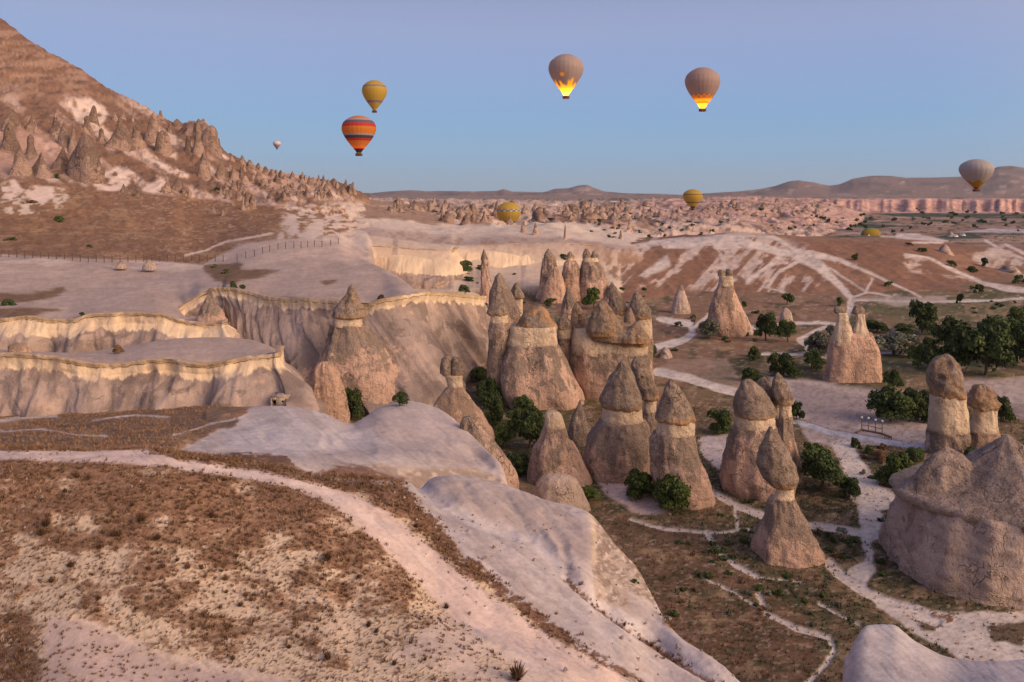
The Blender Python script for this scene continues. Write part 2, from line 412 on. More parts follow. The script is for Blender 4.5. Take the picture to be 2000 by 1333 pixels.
# relief proper to each layer
def on(k): return lays[k] > -20
for k, y0 in (('BL', 520), ('P', 1490), ('M', 4290), ('TH', 291), ('RC', 301)):
    lays[k] = np.where(YG < y0, -30.0, lays[k])
for k in ('N', 'BR', 'TH', 'RC', 'P', 'BL'):
    lays[k] = np.where(lays[k] < .25, lays[k] - 6 * (.25 - lays[k]).clip(0, 1), lays[k])
lays['M'] = np.where(lays['M'] < .25, lays['M'] - 3, lays['M'])
lays['TH'] = lays['TH'] - 22 * sstep(500, 640, YG)
lays['RC'] = lays['RC'] - 30 * sstep(620, 760, YG)
n_big = fbm(XG / 22, YG / 22, oct=4, seed=51)
n_mid = fbm(XG / 5, YG / 5, oct=4, seed=52)
lays['V'] += np.where(YG < 1500, 0.5 * n_big * sstep(50, 90, YG), 0) + 0.10 * n_mid
lays['MD'] += 0.14 * n_mid + .35 * n_big
lays['N'] += 0.22 * n_mid * sstep(45, 60, YG) + 0.10 * n_mid
nb = ridged(XG / 9 + n_big, YG / 9, oct=4, seed=53)
lays['GH'] += (0.45 * n_big + 0.12 * n_mid) * sstep(170, 200, YG) + sstep(360, 430, YG) * (4.2 * (ridged(XG / 34, YG / 60, oct=6, seed=54) - .2) + 2.6 * (ridged(XG / 9, YG / 14, oct=4, seed=55) - .3) + 1.5 * np.abs(fbm(XG / 5, YG / 5, oct=3, seed=65))) * (1 - .45 * sstep(590, 640, YG))
m_bump = np.exp(-((PXG - 392) / 26) ** 4) * sstep(520, 590, YG)
lays['GH'] += m_bump * 2.5 * ridged(XG / 9, YG / 9, oct=3, seed=59) 
lays['RC'] += sstep(355, 380, YG) * (0.8 * n_big + 2.8 * np.clip(fbm(XG / 17, YG / 26, oct=2, seed=56) + .1, 0, 1) ** 1.2 * sstep(400, 450, YG)) + 0.25 * n_mid
lays['TH'] += 0.9 * n_big + 0.7 * ridged(XG / 16, YG / 60, oct=3, seed=57) - .5
rb = ridged(XG / 26 + .6 * n_big, YG / 38, oct=5, seed=58)
lays['BL'] += (7.5 * (rb - .25)) * sstep(1700, 1600, PXG)
rp = ridged(XG / 26, YG / 200 , oct=4, seed=61)
pit = np.exp(-(((XG + 2.5) / 26) ** 2 + ((YG - 614) / 26) ** 2) ** 2)
lays['BL'] -= 24 * pit; lays['RC'] -= 24 * pit; lays['V'] -= 14 * pit
lays['P'] += 4.0 * (rp - .6) * sstep(1500, 1600, YG) * sstep(2100, 1700, YG) * (1 + 1.6 * sstep(1350, 1200, PXG))
lays['M'] += np.where(lays['M'] > 0, 1, 0) * (13 * fbm(XG / 900, YG / 700, oct=5, seed=62) + 9 * (ridged(XG / 350, YG / 600, oct=4, seed=63) - .4)) * sstep(4500, 5200, YG) * (1 - .75 * sstep(7300, 7600, YG))
names = ['V', 'N', 'MD', 'BR', 'T1', 'GH', 'RC', 'TH', 'BL', 'P', 'M']
stack = np.stack([lays[k] for k in names])
LID = np.argmax(stack, 0)
ZG = np.max(stack, 0)
PYG = HY + (H - ZG) * F / YG
lid = {k: i for i, k in enumerate(names)}
VIS = np.minimum.accumulate(PYG, 0)   # highest row reached so far, for picking

def pick(px, py, ymin=0):
    """the ground point seen at a photo pixel"""
    c = int(np.clip(np.searchsorted(PXC, px), 1, NC - 1))
    r0 = int(np.searchsorted(YR, ymin)) if ymin else 0
    col = PYG[r0:, c]
    idx = np.nonzero(col <= py)[0]
    r = r0 + (int(idx[0]) if len(idx) else len(col) - 1)
    Y = YR[r]
    return Vector(((px - CX) * Y / F, Y, ZG[r, c]))
def ground_z(x, y):
    px = CX + F * x / y
    fc = np.interp(px, PXC, np.arange(NC)); fr = np.interp(y, YR, np.arange(NR))
    c, r = int(min(fc, NC - 2)), int(min(fr, NR - 2)); a, b = fc - c, fr - r
    return (ZG[r, c] * (1 - a) + ZG[r, c + 1] * a) * (1 - b) + (ZG[r + 1, c] * (1 - a) + ZG[r + 1, c + 1] * a) * b
# ------------------------------------------------------------------ ground colours (true surface colours, laid on by tracing what grows where)
wx = 9 * fbm(XG / (YG * .022), YG / (YG.clip(30) * .022) * 0 + LY[:, None] * 40, oct=4, seed=71)
wy = 5 * fbm(XG / (YG * .022) + 40, LY[:, None] * 40, oct=4, seed=75)
fx1 = fbm(PXG / 16, PYG / 9, oct=4, seed=81)           # patchiness
fx2 = fbm(PXG / 60, PYG / 34, oct=4, seed=85)
fx3 = fbm(PXG / 5, PYG / 4, oct=2, seed=89)

def poly(pts, soft=3, warp=1.0, only=None):
    """0..1 coverage of a traced outline"""
    p = np.array(pts, float); m = soft + 16 * warp
    sel = (PXG > p[:, 0].min() - m) & (PXG < p[:, 0].max() + m) & (PYG > p[:, 1].min() - m) & (PYG < p[:, 1].max() + m)
    if only: sel &= np.isin(LID, [lid[k] for k in only])
    out = np.zeros((NR, NC)); ii = np.nonzero(sel)
    if not len(ii[0]): return out
    x = PXG[ii] + wx[ii] * warp; y = PYG[ii] + wy[ii] * warp
    ins = np.zeros(len(x), bool); dm = np.full(len(x), 1e9)
    for a, b in zip(p, np.roll(p, -1, 0)):
        c = (a[1] > y) != (b[1] > y)
        with np.errstate(divide='ignore', invalid='ignore'):
            ins ^= c & (x < (b[0] - a[0]) * (y - a[1]) / (b[1] - a[1]) + a[0])
        ab = b - a; t = np.clip(((x - a[0]) * ab[0] + (y - a[1]) * ab[1]) / (ab @ ab + 1e-9), 0, 1)
        dm = np.minimum(dm, np.hypot(x - a[0] - t * ab[0], y - a[1] - t * ab[1]))
    out[ii] = sstep(-soft, soft, np.where(ins, dm, -dm))
    return out

def line(pts, w, soft=1.5, warp=.5, only=None):
    """pts [(x,y)] or [(x,y,w)]"""
    p = np.array([(q[0], q[1], q[2] if len(q) > 2 else w) for q in pts], float); m = p[:, 2].max() + 12
    sel = (PXG > p[:, 0].min() - m) & (PXG < p[:, 0].max() + m) & (PYG > p[:, 1].min() - m) & (PYG < p[:, 1].max() + m)
    if only: sel &= np.isin(LID, [lid[k] for k in only])
    out = np.zeros((NR, NC)); ii = np.nonzero(sel)
    if not len(ii[0]): return out
    x = PXG[ii] + wx[ii] * warp; y = PYG[ii] + wy[ii] * warp
    best = np.full(len(x), -1e9)
    for a, b in zip(p[:-1], p[1:]):
        ab = b[:2] - a[:2]; t = np.clip(((x - a[0]) * ab[0] + (y - a[1]) * ab[1]) / (ab @ ab + 1e-9), 0, 1)
        d = np.hypot(x - a[0] - t * ab[0], (y - a[1] - t * ab[1]) * 1.0)
        best = np.maximum(best, (a[2] + (b[2] - a[2]) * t) / 2 - d)
    out[ii] = sstep(-soft, soft, best - .15 * np.abs(best) - (.6 + 2.3 * np.clip(fx3[ii] + .7 * fx1[ii], -.5, 1)) * warp)
    return out

C = np.zeros((NR, NC, 3)); WORN = np.zeros((NR, NC))
GR = np.zeros((NR, NC))          # how much grass stands there
def mix(m, c, grass=0):
    global C, GR
    m = np.clip(m, 0, 1)
    C = C * (1 - m[..., None]) + np.array(c)[None, None] * m[..., None]
    GR = GR * (1 - m) + grass * m
def isl(*k): return np.isin(LID, [lid[q] for q in k]).astype(float)

TUFF = (.37, .28, .25); TUFFL = (.47, .37, .33); WHITE = (.55, .475, .44); CREAM = (.58, .45, .33); PINK = (.58, .39, .33)
SAND = (.60, .435, .385); BRN = (.20, .105, .068); BRND = (.115, .062, .042); OLIVE = (.105, .088, .045); GREEN = (.068, .082, .034)

# valley floor
mix(isl('V'), (.175, .118, .072), 1)
mix(isl('V') * sstep(-.15, .25, fx2), (.098, .085, .044), 1)
mix(isl('V') * sstep(.15, .45, fx1) * .7, (.24, .155, .10), .8)
mix(isl('V') * sstep(.3, .5, fx1 + fx2 * .5) * .7, GREEN, 1)
V = ('V',)
mix(poly([(1130, 900), (1330, 760), (1420, 700), (1560, 690), (1640, 620), (1750, 560), (2300, 560), (2300, 330), (1100, 330), (1100, 600), (1270, 620), (1270, 900)], only=V), (.215, .128, .085), .6)
for pl in ([(1000,590),(1280,620),(1290,500),(1000,480)], [(860,480),(1050,500),(1200,520),(1280,620),(860,600)]):
    mix(poly(pl, only=V), (.20, .118, .082), .7)
mix(poly([(860,480),(1300,500),(1280,620),(860,610)], only=V) * sstep(.05, .3, fx1), OLIVE, 1)
# greener ground at the right, below the hill
for pl in ([(1700,590),(1800,582),(1860,600),(1860,625),(1760,625),(1700,612)], [(1820,600),(2300,570),(2300,690),(1830,690)]):
    mix(poly(pl, only=V), (.125, .105, .055), 1)
mix(poly([(1820,600),(2300,570),(2300,690),(1830,690)], only=V) * sstep(-.1, .3, fx1), (.20, .15, .08), 1)
# dark grass in the gully and round the trees
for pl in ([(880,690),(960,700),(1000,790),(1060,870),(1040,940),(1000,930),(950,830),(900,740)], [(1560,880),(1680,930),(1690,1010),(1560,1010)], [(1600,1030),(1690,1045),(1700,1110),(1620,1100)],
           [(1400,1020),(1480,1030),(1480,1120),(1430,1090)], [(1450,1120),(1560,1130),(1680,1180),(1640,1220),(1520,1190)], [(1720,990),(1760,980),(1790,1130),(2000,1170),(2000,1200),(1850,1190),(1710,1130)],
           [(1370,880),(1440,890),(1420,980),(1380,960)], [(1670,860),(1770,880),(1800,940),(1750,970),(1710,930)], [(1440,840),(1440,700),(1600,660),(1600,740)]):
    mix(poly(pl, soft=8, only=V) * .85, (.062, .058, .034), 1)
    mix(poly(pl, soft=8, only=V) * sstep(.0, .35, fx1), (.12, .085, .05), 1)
mix(poly([(1230,1160),(1300,1060),(1480,1130),(1600,1240),(1600,1340),(1300,1340)], soft=14, only=V) * .8, (.165, .092, .058), 1)
mix(poly([(1230,1160),(1300,1060),(1480,1130),(1600,1240),(1600,1340),(1300,1340)], soft=14, only=V) * sstep(.0, .4, fx1 + .4 * fx2) * .7, (.085, .070, .040), 1)
mix(poly([(1170,980),(1240,1010),(1400,1040),(1460,1130),(1300,1160),(1200,1080)], soft=8, only=V) * .7, (.135, .082, .055), 1)
vv = isl('V') * (YG < 330)
mix(vv * sstep(.15, .5, fbm(PXG / 30, PYG / 12, oct=4, seed=141)) * .75, (.28, .19, .115), .9)
mix(vv * sstep(.2, .5, fbm(PXG / 26, PYG / 10, oct=4, seed=143)) * .7, (.060, .064, .032), 1)
mix(vv * sstep(.3, .55, fbm(PXG / 9, PYG / 4, oct=3, seed=145)) * .6, (.36, .27, .22), .2)
# plaza, paths and bare ground
mix(poly([(1300,700),(1420,700),(1450,745),(1440,770),(1300,735)], only=V) * .5, (.34, .235, .19), .3)
mix(poly([(1500,735),(1560,735),(1620,748),(1720,760),(1800,770),(1830,800),(1830,880),(1700,868),(1640,880),(1580,860),(1540,800)], soft=5, only=V), (.40, .325, .31), 0)
mix(poly([(1545,745),(1620,762),(1700,775),(1740,785),(1720,815),(1660,835),(1590,828),(1550,790)], soft=6, only=V) * .8, (.27, .215, .22), 0)
mix(poly([(1850,745),(1900,740),(2300,735),(2300,795),(1940,790),(1900,770)], soft=5, only=V), (.40, .32, .30), 0)
mix(poly([(1930,790),(2300,795),(2300,830),(1950,815)], soft=5, only=V), (.26, .20, .195), 0)
mix(poly([(1365,858),(1430,848),(1445,905),(1400,915),(1372,890)], only=V), (.47, .40, .40), 0)
mix(poly([(1620,860),(1670,865),(1700,930),(1740,960),(1770,990),(1720,1000),(1740,1030),(1700,1060),(1710,1110),(1690,1150),(1640,1120),(1690,1100),(1685,1050),(1680,1010),(1660,960),(1640,900)], soft=3, only=V), WHITE, 0)
mix(poly([(1690,1150),(1760,1175),(1830,1195),(2300,1195),(2300,1330),(1900,1300),(1790,1240),(1720,1190)], soft=4, only=V), WHITE, 0)
mix(poly([(1800,1185),(1880,1200),(1860,1215),(1790,1215)], only=V) * sstep(0, .2, fx1), BRN, 1)
mix(poly([(1930,1225),(2010,1215),(2000,1260),(1940,1255)], only=V), (.14,.10,.07), 1)
mix(poly([(1795,1218),(1840,1215),(1825,1235),(1800,1232)], only=V), (.14,.10,.07), 1)
for pts, w in (([(1285,727),(1340,737),(1400,757),(1450,770)], 17), ([(1395,962),(1440,988),(1500,1010),(1580,1025),(1680,1040),(1760,1053)], 15),
               ([(1620,1100),(1650,1130),(1700,1160),(1760,1185),(1830,1215)], 20), ([(1380,1040),(1400,1072),(1435,1103),(1480,1126)], 10), ([(1230,1014),(1300,1034),(1400,1041),(1462,1035)], 6),
               ([(1436,995),(1441,1034)], 6), ([(1480,1160),(1500,1198),(1560,1228),(1618,1245),(1628,1270),(1604,1308),(1575,1336)], 12), ([(1370,1125),(1440,1160),(1500,1200)], 4),
               ([(1600,1180),(1680,1220)], 5), ([(1480,1126),(1570,1138)], 3),
               ([(1280,678),(1330,668),(1353,650),(1350,634),(1290,624)], 14), ([(1350,648),(1384,615)], 8), ([(1470,642),(1540,631),(1600,630),(1640,634)], 7), ([(1590,690),(1560,662),(1610,640)], 9),
               ([(1640,640),(1662,600),(1664,582)], 12), ([(1600,700),(1650,690),(1800,690)], 7), ([(1490,692),(1600,690)], 6), ([(940,716),(985,703)], 6), ([(1460,770),(1555,826)], 6),
               ([(1663,586),(1800,590),(1900,588),(2020,582)], 5), ([(1215,575),(1262,562)], 3)):
    lm = line(pts, w, only=V); mix(lm, WHITE, 0); WORN = np.maximum(WORN, lm)
mix(poly([(1680,582),(1850,578),(1850,592),(1740,598)], only=V + ('TH',)) * .7, (.42, .34, .31), 0)
mix(poly([(1150,900),(1230,930),(1290,985),(1305,1005),(1250,1005),(1180,965)], soft=5, only=V), SAND, 0)
mix(poly([(880,688),(955,690),(990,700),(950,720),(900,712)], only=V) * .7, TUFFL, 0)
mix(poly([(860,640),(955,655),(955,700),(870,690)], only=V), TUFFL, 0)
mix(line([(1560,824),(1620,845),(1700,858),(1760,868),(1815,877)], 9, soft=.8, warp=0, only=V), (.45, .44, .50), 0)
mix(line([(1556,817),(1620,838),(1700,852),(1760,862)], 1.5, soft=.7, warp=.1, only=V) * .7, (.12, .09, .08), 0)
# far flat land: fields in strips
far = isl('V') * sstep(560, 640, YG)
st = fbm(PXG / 130, PYG / 3.2, oct=3, seed=91)
mix(far, (.27, .175, .135), .2)
mix(far * sstep(.05, .25, st), (.20, .145, .125), .2)
mix(far * sstep(.28, .42, st), (.065, .07, .055), .2)
mix(far * sstep(-.25, -.45, st), (.38, .27, .22), 0)
mix(far * sstep(.25, .5, fbm(PXG / 9, PYG / 2.5, oct=2, seed=93)) * .8, (.05, .055, .042), 0)
for pl in ([(1480,428),(1600,432),(1780,442),(1700,446),(1480,440)], [(1700,417),(2300,420),(2300,424),(1760,424)], [(1560,418),(1720,428),(1700,432),(1560,424)], [(1830,462),(1900,455),(1920,465),(1850,468)]):
    mix(poly(pl, soft=1, warp=.4, only=V), (.055, .065, .052), 0)
mix(poly([(1940,446),(2020,449),(2020,455),(1870,454)], soft=1, warp=.2, only=V), (.40,.34,.36), 0)

# hill with the white tracks
mix(isl('TH'), (.215, .115, .078), .6)
mix(isl('TH') * sstep(.0, .4, fx2), (.26, .145, .095), .6)
mix(isl('TH') * sstep(.2, .5, fx1) * .6, (.15, .085, .06), .8)
T = ('TH', 'V')
reg = poly([(1200,470),(1460,455),(1560,478),(1690,520),(1640,520),(1600,560),(1640,585),(1560,580),(1420,572),(1330,560),(1215,560)], soft=10, only=('TH', 'RC'))
rf = ridged((PXG + (PYG - 480) * .9) / 46, PYG / 150, oct=4, seed=95)
mix(reg * sstep(.42, .62, rf + .25 * fx1 + .1 * sstep(530, 470, PYG)), (.50, .385, .34), 0)
for pts, w in (([(1225,484,10),(1300,472,12),(1380,467,10),(1450,457,9),(1510,463,9),(1552,487,6),(1590,494,8)], 9), ([(1300,480),(1350,478),(1400,472),(1450,462)], 14), ([(1400,480,16),(1470,478,14),(1530,494,14),(1590,498,16),(1640,508,9),(1690,530,6),(1740,552,5),(1798,580,4)], 9),
               ([(1430,466),(1466,474),(1470,484)], 9), ([(1560,500,24),(1600,520,22),(1630,548,14),(1655,575,13),(1664,584,12)], 9), ([(1400,480),(1418,520),(1424,545)], 5), ([(1530,496),(1490,528),(1458,553)], 8),
               ([(1560,510),(1520,532),(1500,560)], 7), ([(1600,510),(1630,530),(1690,570),(1740,580)], 4), ([(1705,545),(1692,572),(1666,582)], 5), ([(1490,560),(1540,575)], 4),
               ([(1770,500,10),(1810,503,6),(1850,522,7),(1905,546,7),(1920,553,8),(1960,563,12),(2100,580,16)], 9), ([(1755,462,12),(1790,463,12),(1850,472,4)], 9), ([(1720,462),(1760,464)], 4), ([(1783,474),(1840,474)], 5),
               ([(1925,470),(1960,490),(2010,510)], 5), ([(1965,478),(2010,500)], 6)):
    mix(line(pts, w, warp=.35, only=T + ('RC',)), (.56, .465, .425), 0)
for pl in ([(1765,515),(1790,503),(1812,508),(1800,520),(1775,526)], [(1775,528),(1815,528),(1820,535),(1790,534)], [(1835,535),(1880,540),(1905,550),(1860,546)], [(1900,495),(1960,478),(2010,520),(2010,545),(1960,530),(1900,510)], [(1730,578),(1760,572),(1758,584),(1732,585)]):
    mix(poly(pl, soft=3, warp=.7, only=T) * sstep(-.35, .1, fx1), (.47, .365, .32), 0)
mix(poly([(1380,455),(1720,452),(1780,470),(1600,470),(1500,462)], only=('TH',)) * .4, (.30, .18, .115), .6)

# rear plateau and white domes
mix(isl('RC'), (.40, .305, .27), 0)
dom = isl('RC') * sstep(375, 420, YG)
mix(dom, (.56, .45, .385), 0)
mix(isl('RC') * sstep(.1, .3, fx1 + .4 * fx2) * sstep(340, 352, YG) * sstep(460, 380, YG) * .5, (.25,.15,.10), .3)
mix(isl('RC') * sstep(1230, 1120, PXG) * sstep(700, 900, PXG) * 0, BRN, 0)
mix(poly([(620,380),(720,385),(900,400),(960,440),(900,436),(850,440),(800,430),(720,425),(620,440)], only=('RC', 'GH', 'BL')) * .8, (.24, .135, .09), .4)
below = np.clip((lays['RC'][np.searchsorted(YR, 356), :][None, :] - ZG), 0, 30)   # how far under the rear lip
front = isl('RC') * sstep(352, 344, YG)
mix(front, (.52, .40, .32), 0)
mix(front * sstep(.2, .5, fbm(PXG / 14, PYG / 60, oct=4, seed=97)), (.36, .27, .24), 0)
mix(poly([(1155,478),(1240,490),(1290,560),(1200,545),(1170,510)], soft=4, only=('RC','V')) * sstep(-.2, .3, fbm(PXG / 12, PYG / 12 + PXG / 20, oct=3, seed=98)), (.24, .15, .11), .3)
mix(poly([(1270,520),(1300,500),(1305,520),(1262,546),(1245,540)], soft=3, only=('V','TH','RC')), (.54,.45,.41), 0)

# badlands
mix(isl('BL'), (.37, .245, .20), 0)
bl = isl('BL')
mix(bl * sstep(.1, .45, rb + .3 * fx1) , (.50, .37, .32), 0)
mix(bl * sstep(.0, .3, fx2 - .25 * rb) * .8, (.22, .135, .10), .3)
mix(bl * sstep(1150, 1350, PXG) * sstep(600, 900, YG) * .55, (.50, .29, .25), 0)
mix(poly([(1070,418),(1200,420),(1240,432),(1210,440),(1100,432)], soft=2, only=('BL',)), (.22, .13, .10), .3)
mix(poly([(1150,422),(1220,420),(1215,428),(1155,428)], soft=1.5, warp=.3, only=('BL',)), (.07, .07, .055), 0)
mix(bl * sstep(.35, .5, fbm(PXG / 10, PYG / 4, oct=2, seed=99)) * .7, (.10, .085, .06), 0)
# plateau
pl_ = isl('P'); wl_ = sstep(1380, 1200, PXG)
mix(pl_, (.52, .315, .275), 0)
mix(pl_ * wl_, (.56, .46, .43), 0)
mix(pl_ * sstep(.1, .5, fbm(PXG / 8 + PYG / 6, PYG / 7, oct=3, seed=101)) * .6, (.36, .235, .215), 0)
mix(pl_ * sstep(1640, 1700, YG), (.25, .19, .17), 0)
# far hills
mm = isl('M')
mix(mm, (.22, .155, .145), 0)
mix(mm * sstep(.0, .4, fbm(PXG / 40, PYG / 8, oct=4, seed=103)), (.15, .125, .125), 0)
mix(mm * sstep(.3, .55, fbm(PXG / 22, PYG / 5, oct=4, seed=105)), (.34, .25, .22), 0)
mix(mm * sstep(381, 385, PYG) * sstep(0, .3, fbm(PXG / 20, PYG / 1.5, oct=3, seed=107)) * .8, (.08, .09, .08), 0)
mix(poly([(1118,368),(1140,366),(1160,370),(1125,374)], soft=1.5, only=('M',)) * .8, (.42, .33, .29), 0)

# left: terraces, grassy hill, mountain
gh_ = isl('GH')
mix(isl('T1') + gh_, TUFF, 0)
strat = fbm(PXG / 90, PYG / 7, oct=4, seed=111)
mix((isl('T1') + gh_) * sstep(.0, .5, strat) * .55, (.43, .33, .30), 0)
mix(gh_ * sstep(215, 232, YG) * sstep(.1, .4, strat + .1), TUFFL, 0)
G = ('GH', 'T1')
for pl in ([(-400,585),(60,572),(125,562),(128,568),(105,583),(60,592),(-400,600)], [(400,518),(470,512),(470,525),(548,528),(520,540),(470,548),(450,560),(420,545),(400,530)], [(-400,612),(110,600),(118,606),(40,622),(-400,620)], [(625,552),(655,545),(660,552),(635,560)]):
    mix(poly(pl, soft=4, warp=1, only=G), (.185, .115, .075), 1)
hillb = sstep(0, 6, np.interp(PXC, [-450, 0, 160, 300, 395, 430, 480, 560, 650, 720], [505, 500, 508, 512, 520, 500, 478, 470, 462, 440])[None, :] - PYG)
mix(gh_ * hillb, (.235, .130, .080), .8)
mix(gh_ * hillb * sstep(0, .4, fx2), (.29, .165, .092), .8)
mix(gh_ * hillb * sstep(.1, .4, fbm(PXG / 40, PYG / 6, oct=4, seed=113)) * .6, (.33, .215, .135), .7)
mix(gh_ * hillb * sstep(.0, .3, fx1 + .7 * fx3) * .7, (.15, .082, .055), .9)
mix(gh_ * hillb * sstep(.3, .5, fbm(PXG / 6, PYG / 2.6, oct=3, seed=151)) * sstep(0, 400, PXG) * .6, (.42, .29, .22), .2)
mix(poly([(0,380),(120,372),(150,400),(60,420),(0,425)], soft=4, only=('GH',)) * sstep(.05, .2, fx1) , (.52, .41, .34), 0)
mix(poly([(540,395),(660,398),(720,440),(700,470),(600,460),(560,430)], soft=8, only=('GH',)) * sstep(.0, .12, fbm(PXG / 12, PYG / 3.5, oct=4, seed=153)), (.54, .42, .36), 0)
mix(poly([(440,500),(470,478),(560,470),(660,465),(720,490),(700,520),(600,500),(480,520)], soft=5, only=G), (.46, .345, .30), 0)
mix(poly([(540,470),(560,400),(700,395),(800,440),(760,470),(700,490),(640,470)], soft=8, only=G) * sstep(-.15, .15, fx1 + .5 * fx2), (.52, .41, .36), 0)
for pts, w in (([(360,500),(400,490),(440,472),(500,462),(530,455)], 5), ([(350,402),(420,398)], 0), ([(655,455),(690,475),(712,490)], 7), ([(0,395),(60,385),(130,380)], 3)):
    if w: mix(line(pts, w, only=G), (.55, .43, .38), 0)
mtn = gh_ * sstep(0, 8, np.interp(PXC, [-450, 0, 100, 200, 300, 400, 470, 540, 620, 700], [350, 352, 360, 372, 382, 392, 402, 405, 398, 390])[None, :] - PYG)
dgx, dgy = PXG * .80 + PYG * .60, -PXG * .60 + PYG * .80       # along / across the slope's stripes
mn = fbm(dgx / 60, dgy / 17, oct=5, seed=115); mr = ridged(dgx / 80, dgy / 26, oct=4, seed=119)
low_ = sstep(140, 240, PYG)
mix(mtn, (.20, .115, .082), .4)
mix(mtn * sstep(.0, .10, mn + .22 * fx1 + .1 * fx3) * low_, (.36, .235, .19), 0)
mix(mtn * sstep(.17, .26, mn + .3 * fx1 + .12 * fx3) * low_, (.52, .385, .33), 0)
mix(mtn * sstep(.1, .3, fx1 + .6 * fx3) * .6, (.12, .072, .052), .8)
mix(mtn * (1 - low_) * sstep(-.1, .3, fbm(PXG / 50, PYG / 7, oct=4, seed=121)), (.31, .195, .145), .2)
mix(mtn * sstep(.15, .3, mr - .2 + .2 * fx1) * sstep(250, 300, PXG) * sstep(560, 420, PXG) * sstep(300, 270, PYG), (.33, .19, .135), 0)
for pl in ([(130,200),(180,190),(215,225),(190,245),(150,235)], [(180,345),(230,325),(260,335),(250,372),(190,372)], [(270,372),(320,345),(330,355),(300,380)], [(0,355),(30,350),(50,370),(20,390),(0,385)], [(45,375),(70,362),(130,370),(90,395),(60,392)], [(290,280),(310,270),(345,300),(345,312),(320,305)], [(285,312),(300,310),(370,340),(365,350),(330,335)], [(390,280),(400,280),(450,310),(440,312)], [(165,290),(180,300),(198,318),(180,318)]):
    mix(poly(pl, soft=3, warp=1, only=G) * sstep(-.5, -.1, fx1), (.60, .46, .40), 0)
mix(poly([(-50,245),(60,250),(120,275),(130,320),(60,345),(-50,340)], soft=12, only=G) * .6, (.47, .30, .25), 0)
mix(gh_ * sstep(440, 520, PXG) * sstep(375, 365, PYG - 0 * PXG) * sstep(-.2, .1, mn) * .7, (.42, .27, .21), 0)

# near hill
N = ('N', 'MD'); n_ = isl('N', 'MD')
mix(n_, (.58, .43, .305), 0)
dens = sstep(1290, 900, PYG + (PXG - 300) * -.02) 
mix(n_ * sstep(.30, -.1, fx2 + .3 * fx1 - dens * .9 + .45) * .85, (.36, .205, .125), 1)
mix(n_ * sstep(.30, -.1, fx2 + .5 * fx1 - dens * .9 + .75) * .8, (.255, .135, .082), 1)
mix(n_ * sstep(.1, .4, fbm(PXG / 4.5, PYG / 3.2, oct=3, seed=131)) * .5, (.18, .10, .065), 1)
mix(poly([(-300,1190),(0,1180),(60,1200),(85,1225),(70,1280),(85,1340),(60,1600),(-300,1600)], soft=16, warp=2.2, only=N) * sstep(-.45, -.1, fx1 + .3 * fx3), (.20, .112, .072), 1)
mix(poly([(95,1205),(180,1225),(330,1290),(560,1345),(700,1500),(60,1500)], soft=8, only=N), (.52, .385, .33), .05)
mix(poly([(560,1345),(330,1290),(180,1225),(95,1205),(180,1218),(340,1278),(600,1330)], soft=4, only=N), (.60, .45, .36), 0)
mix(poly([(860,1190),(960,1240),(1060,1290),(1180,1345),(1200,1500),(800,1500),(760,1290)], soft=14, only=N) * sstep(.5, -.3, fx2), (.58, .44, .36), .2)
lay_n = fbm(PXG / 80 + PYG / 30, PYG / 9 - PXG / 20, oct=4, seed=133)
mix(poly([(880,1200),(960,1170),(1240,1345),(1240,1500),(900,1500),(1000,1300)], soft=6, only=N), (.60, .46, .385), 0)
mix(poly([(880,1200),(960,1170),(1240,1345),(1240,1500),(900,1500),(1000,1300)], soft=6, only=N) * sstep(.1, .35, lay_n), (.50, .40, .37), 0)
gn = isl('N') * (GR > .3)
mix(gn * sstep(.1, .45, fbm(PXG / 11, PYG / 5, oct=3, seed=171)) * .55, (.44, .285, .175), .9)
mix(gn * sstep(.15, .5, fbm(PXG / 8, PYG / 5, oct=3, seed=173)) * .55, (.165, .085, .055), 1)
# crest path
mix(poly([(-400,880),(0,880),(150,882),(280,878),(330,893),(400,905),(500,918),(600,940),(690,965),(760,1003),(830,1060),(900,1120),(990,1185),(1080,1245),(1180,1300),(1250,1345),(1180,1345),(1060,1290),(960,1245),(880,1205),(820,1140),(740,1060),(650,990),(560,950),(440,930),(330,912),(200,905),(0,898),(-400,897)], soft=3, warp=.7, only=N), (.62, .465, .405), 0)
mix(line([(350,905),(500,925),(640,962),(740,1020),(860,1120)], 16, soft=8, only=N) * .6, (.68, .54, .48), 0)
# white mound and tongue
mound = poly([(350,880),(400,855),(470,815),(490,795),(600,780),(1020,760),(1040,960),(1180,985),(1290,1080),(1300,1220),(1560,1400),(1560,1600),(1300,1500),(1240,1335),(1090,1240),(1000,1170),(930,1120),(880,1050),(830,1010),(790,975),(790,940),(740,925),(680,912),(590,925),(560,915),(560,895),(450,890)], soft=3, warp=.8, only=N)
mix(mound, (.45, .375, .36), 0)
sw = fbm((PXG * .8 + PYG * .6) / 120, (-PXG * .6 + PYG * .8) / 16, oct=4, seed=135)
mix(mound * sstep(0, .4, sw), (.51, .43, .415), 0)
mix(mound * sstep(0, .4, -sw) * sstep(780, 900, PXG) * .5, (.39, .305, .285), 0)
mix(poly([(560,895),(700,905),(880,930),(940,900),(800,860),(700,870)], soft=12, only=N) * .6, (.36, .30, .29), 0)
mix(poly([(660,800),(760,785),(840,800),(920,850),(950,900),(900,920),(850,880),(740,850)], soft=14, only=N) * .55, (.40, .31, .285), 0)
mix(poly([(500,830),(700,840),(760,862),(600,880),(420,880)], soft=12, only=N) * .6, (.53, .47, .475), 0)
mix(poly([(850,935),(940,930),(1080,985),(1150,1010),(1160,1100),(1000,1040),(900,980)], soft=14, only=N) * .65, (.37, .285, .262), 0)
mix(line([(820,950,14),(870,990,24),(960,1025,26),(1050,1050,24),(1095,1110,20),(1180,1180,24),(1300,1260,34),(1460,1360,40)], 20, soft=9, only=N) * .7, (.56, .485, .475), 0)
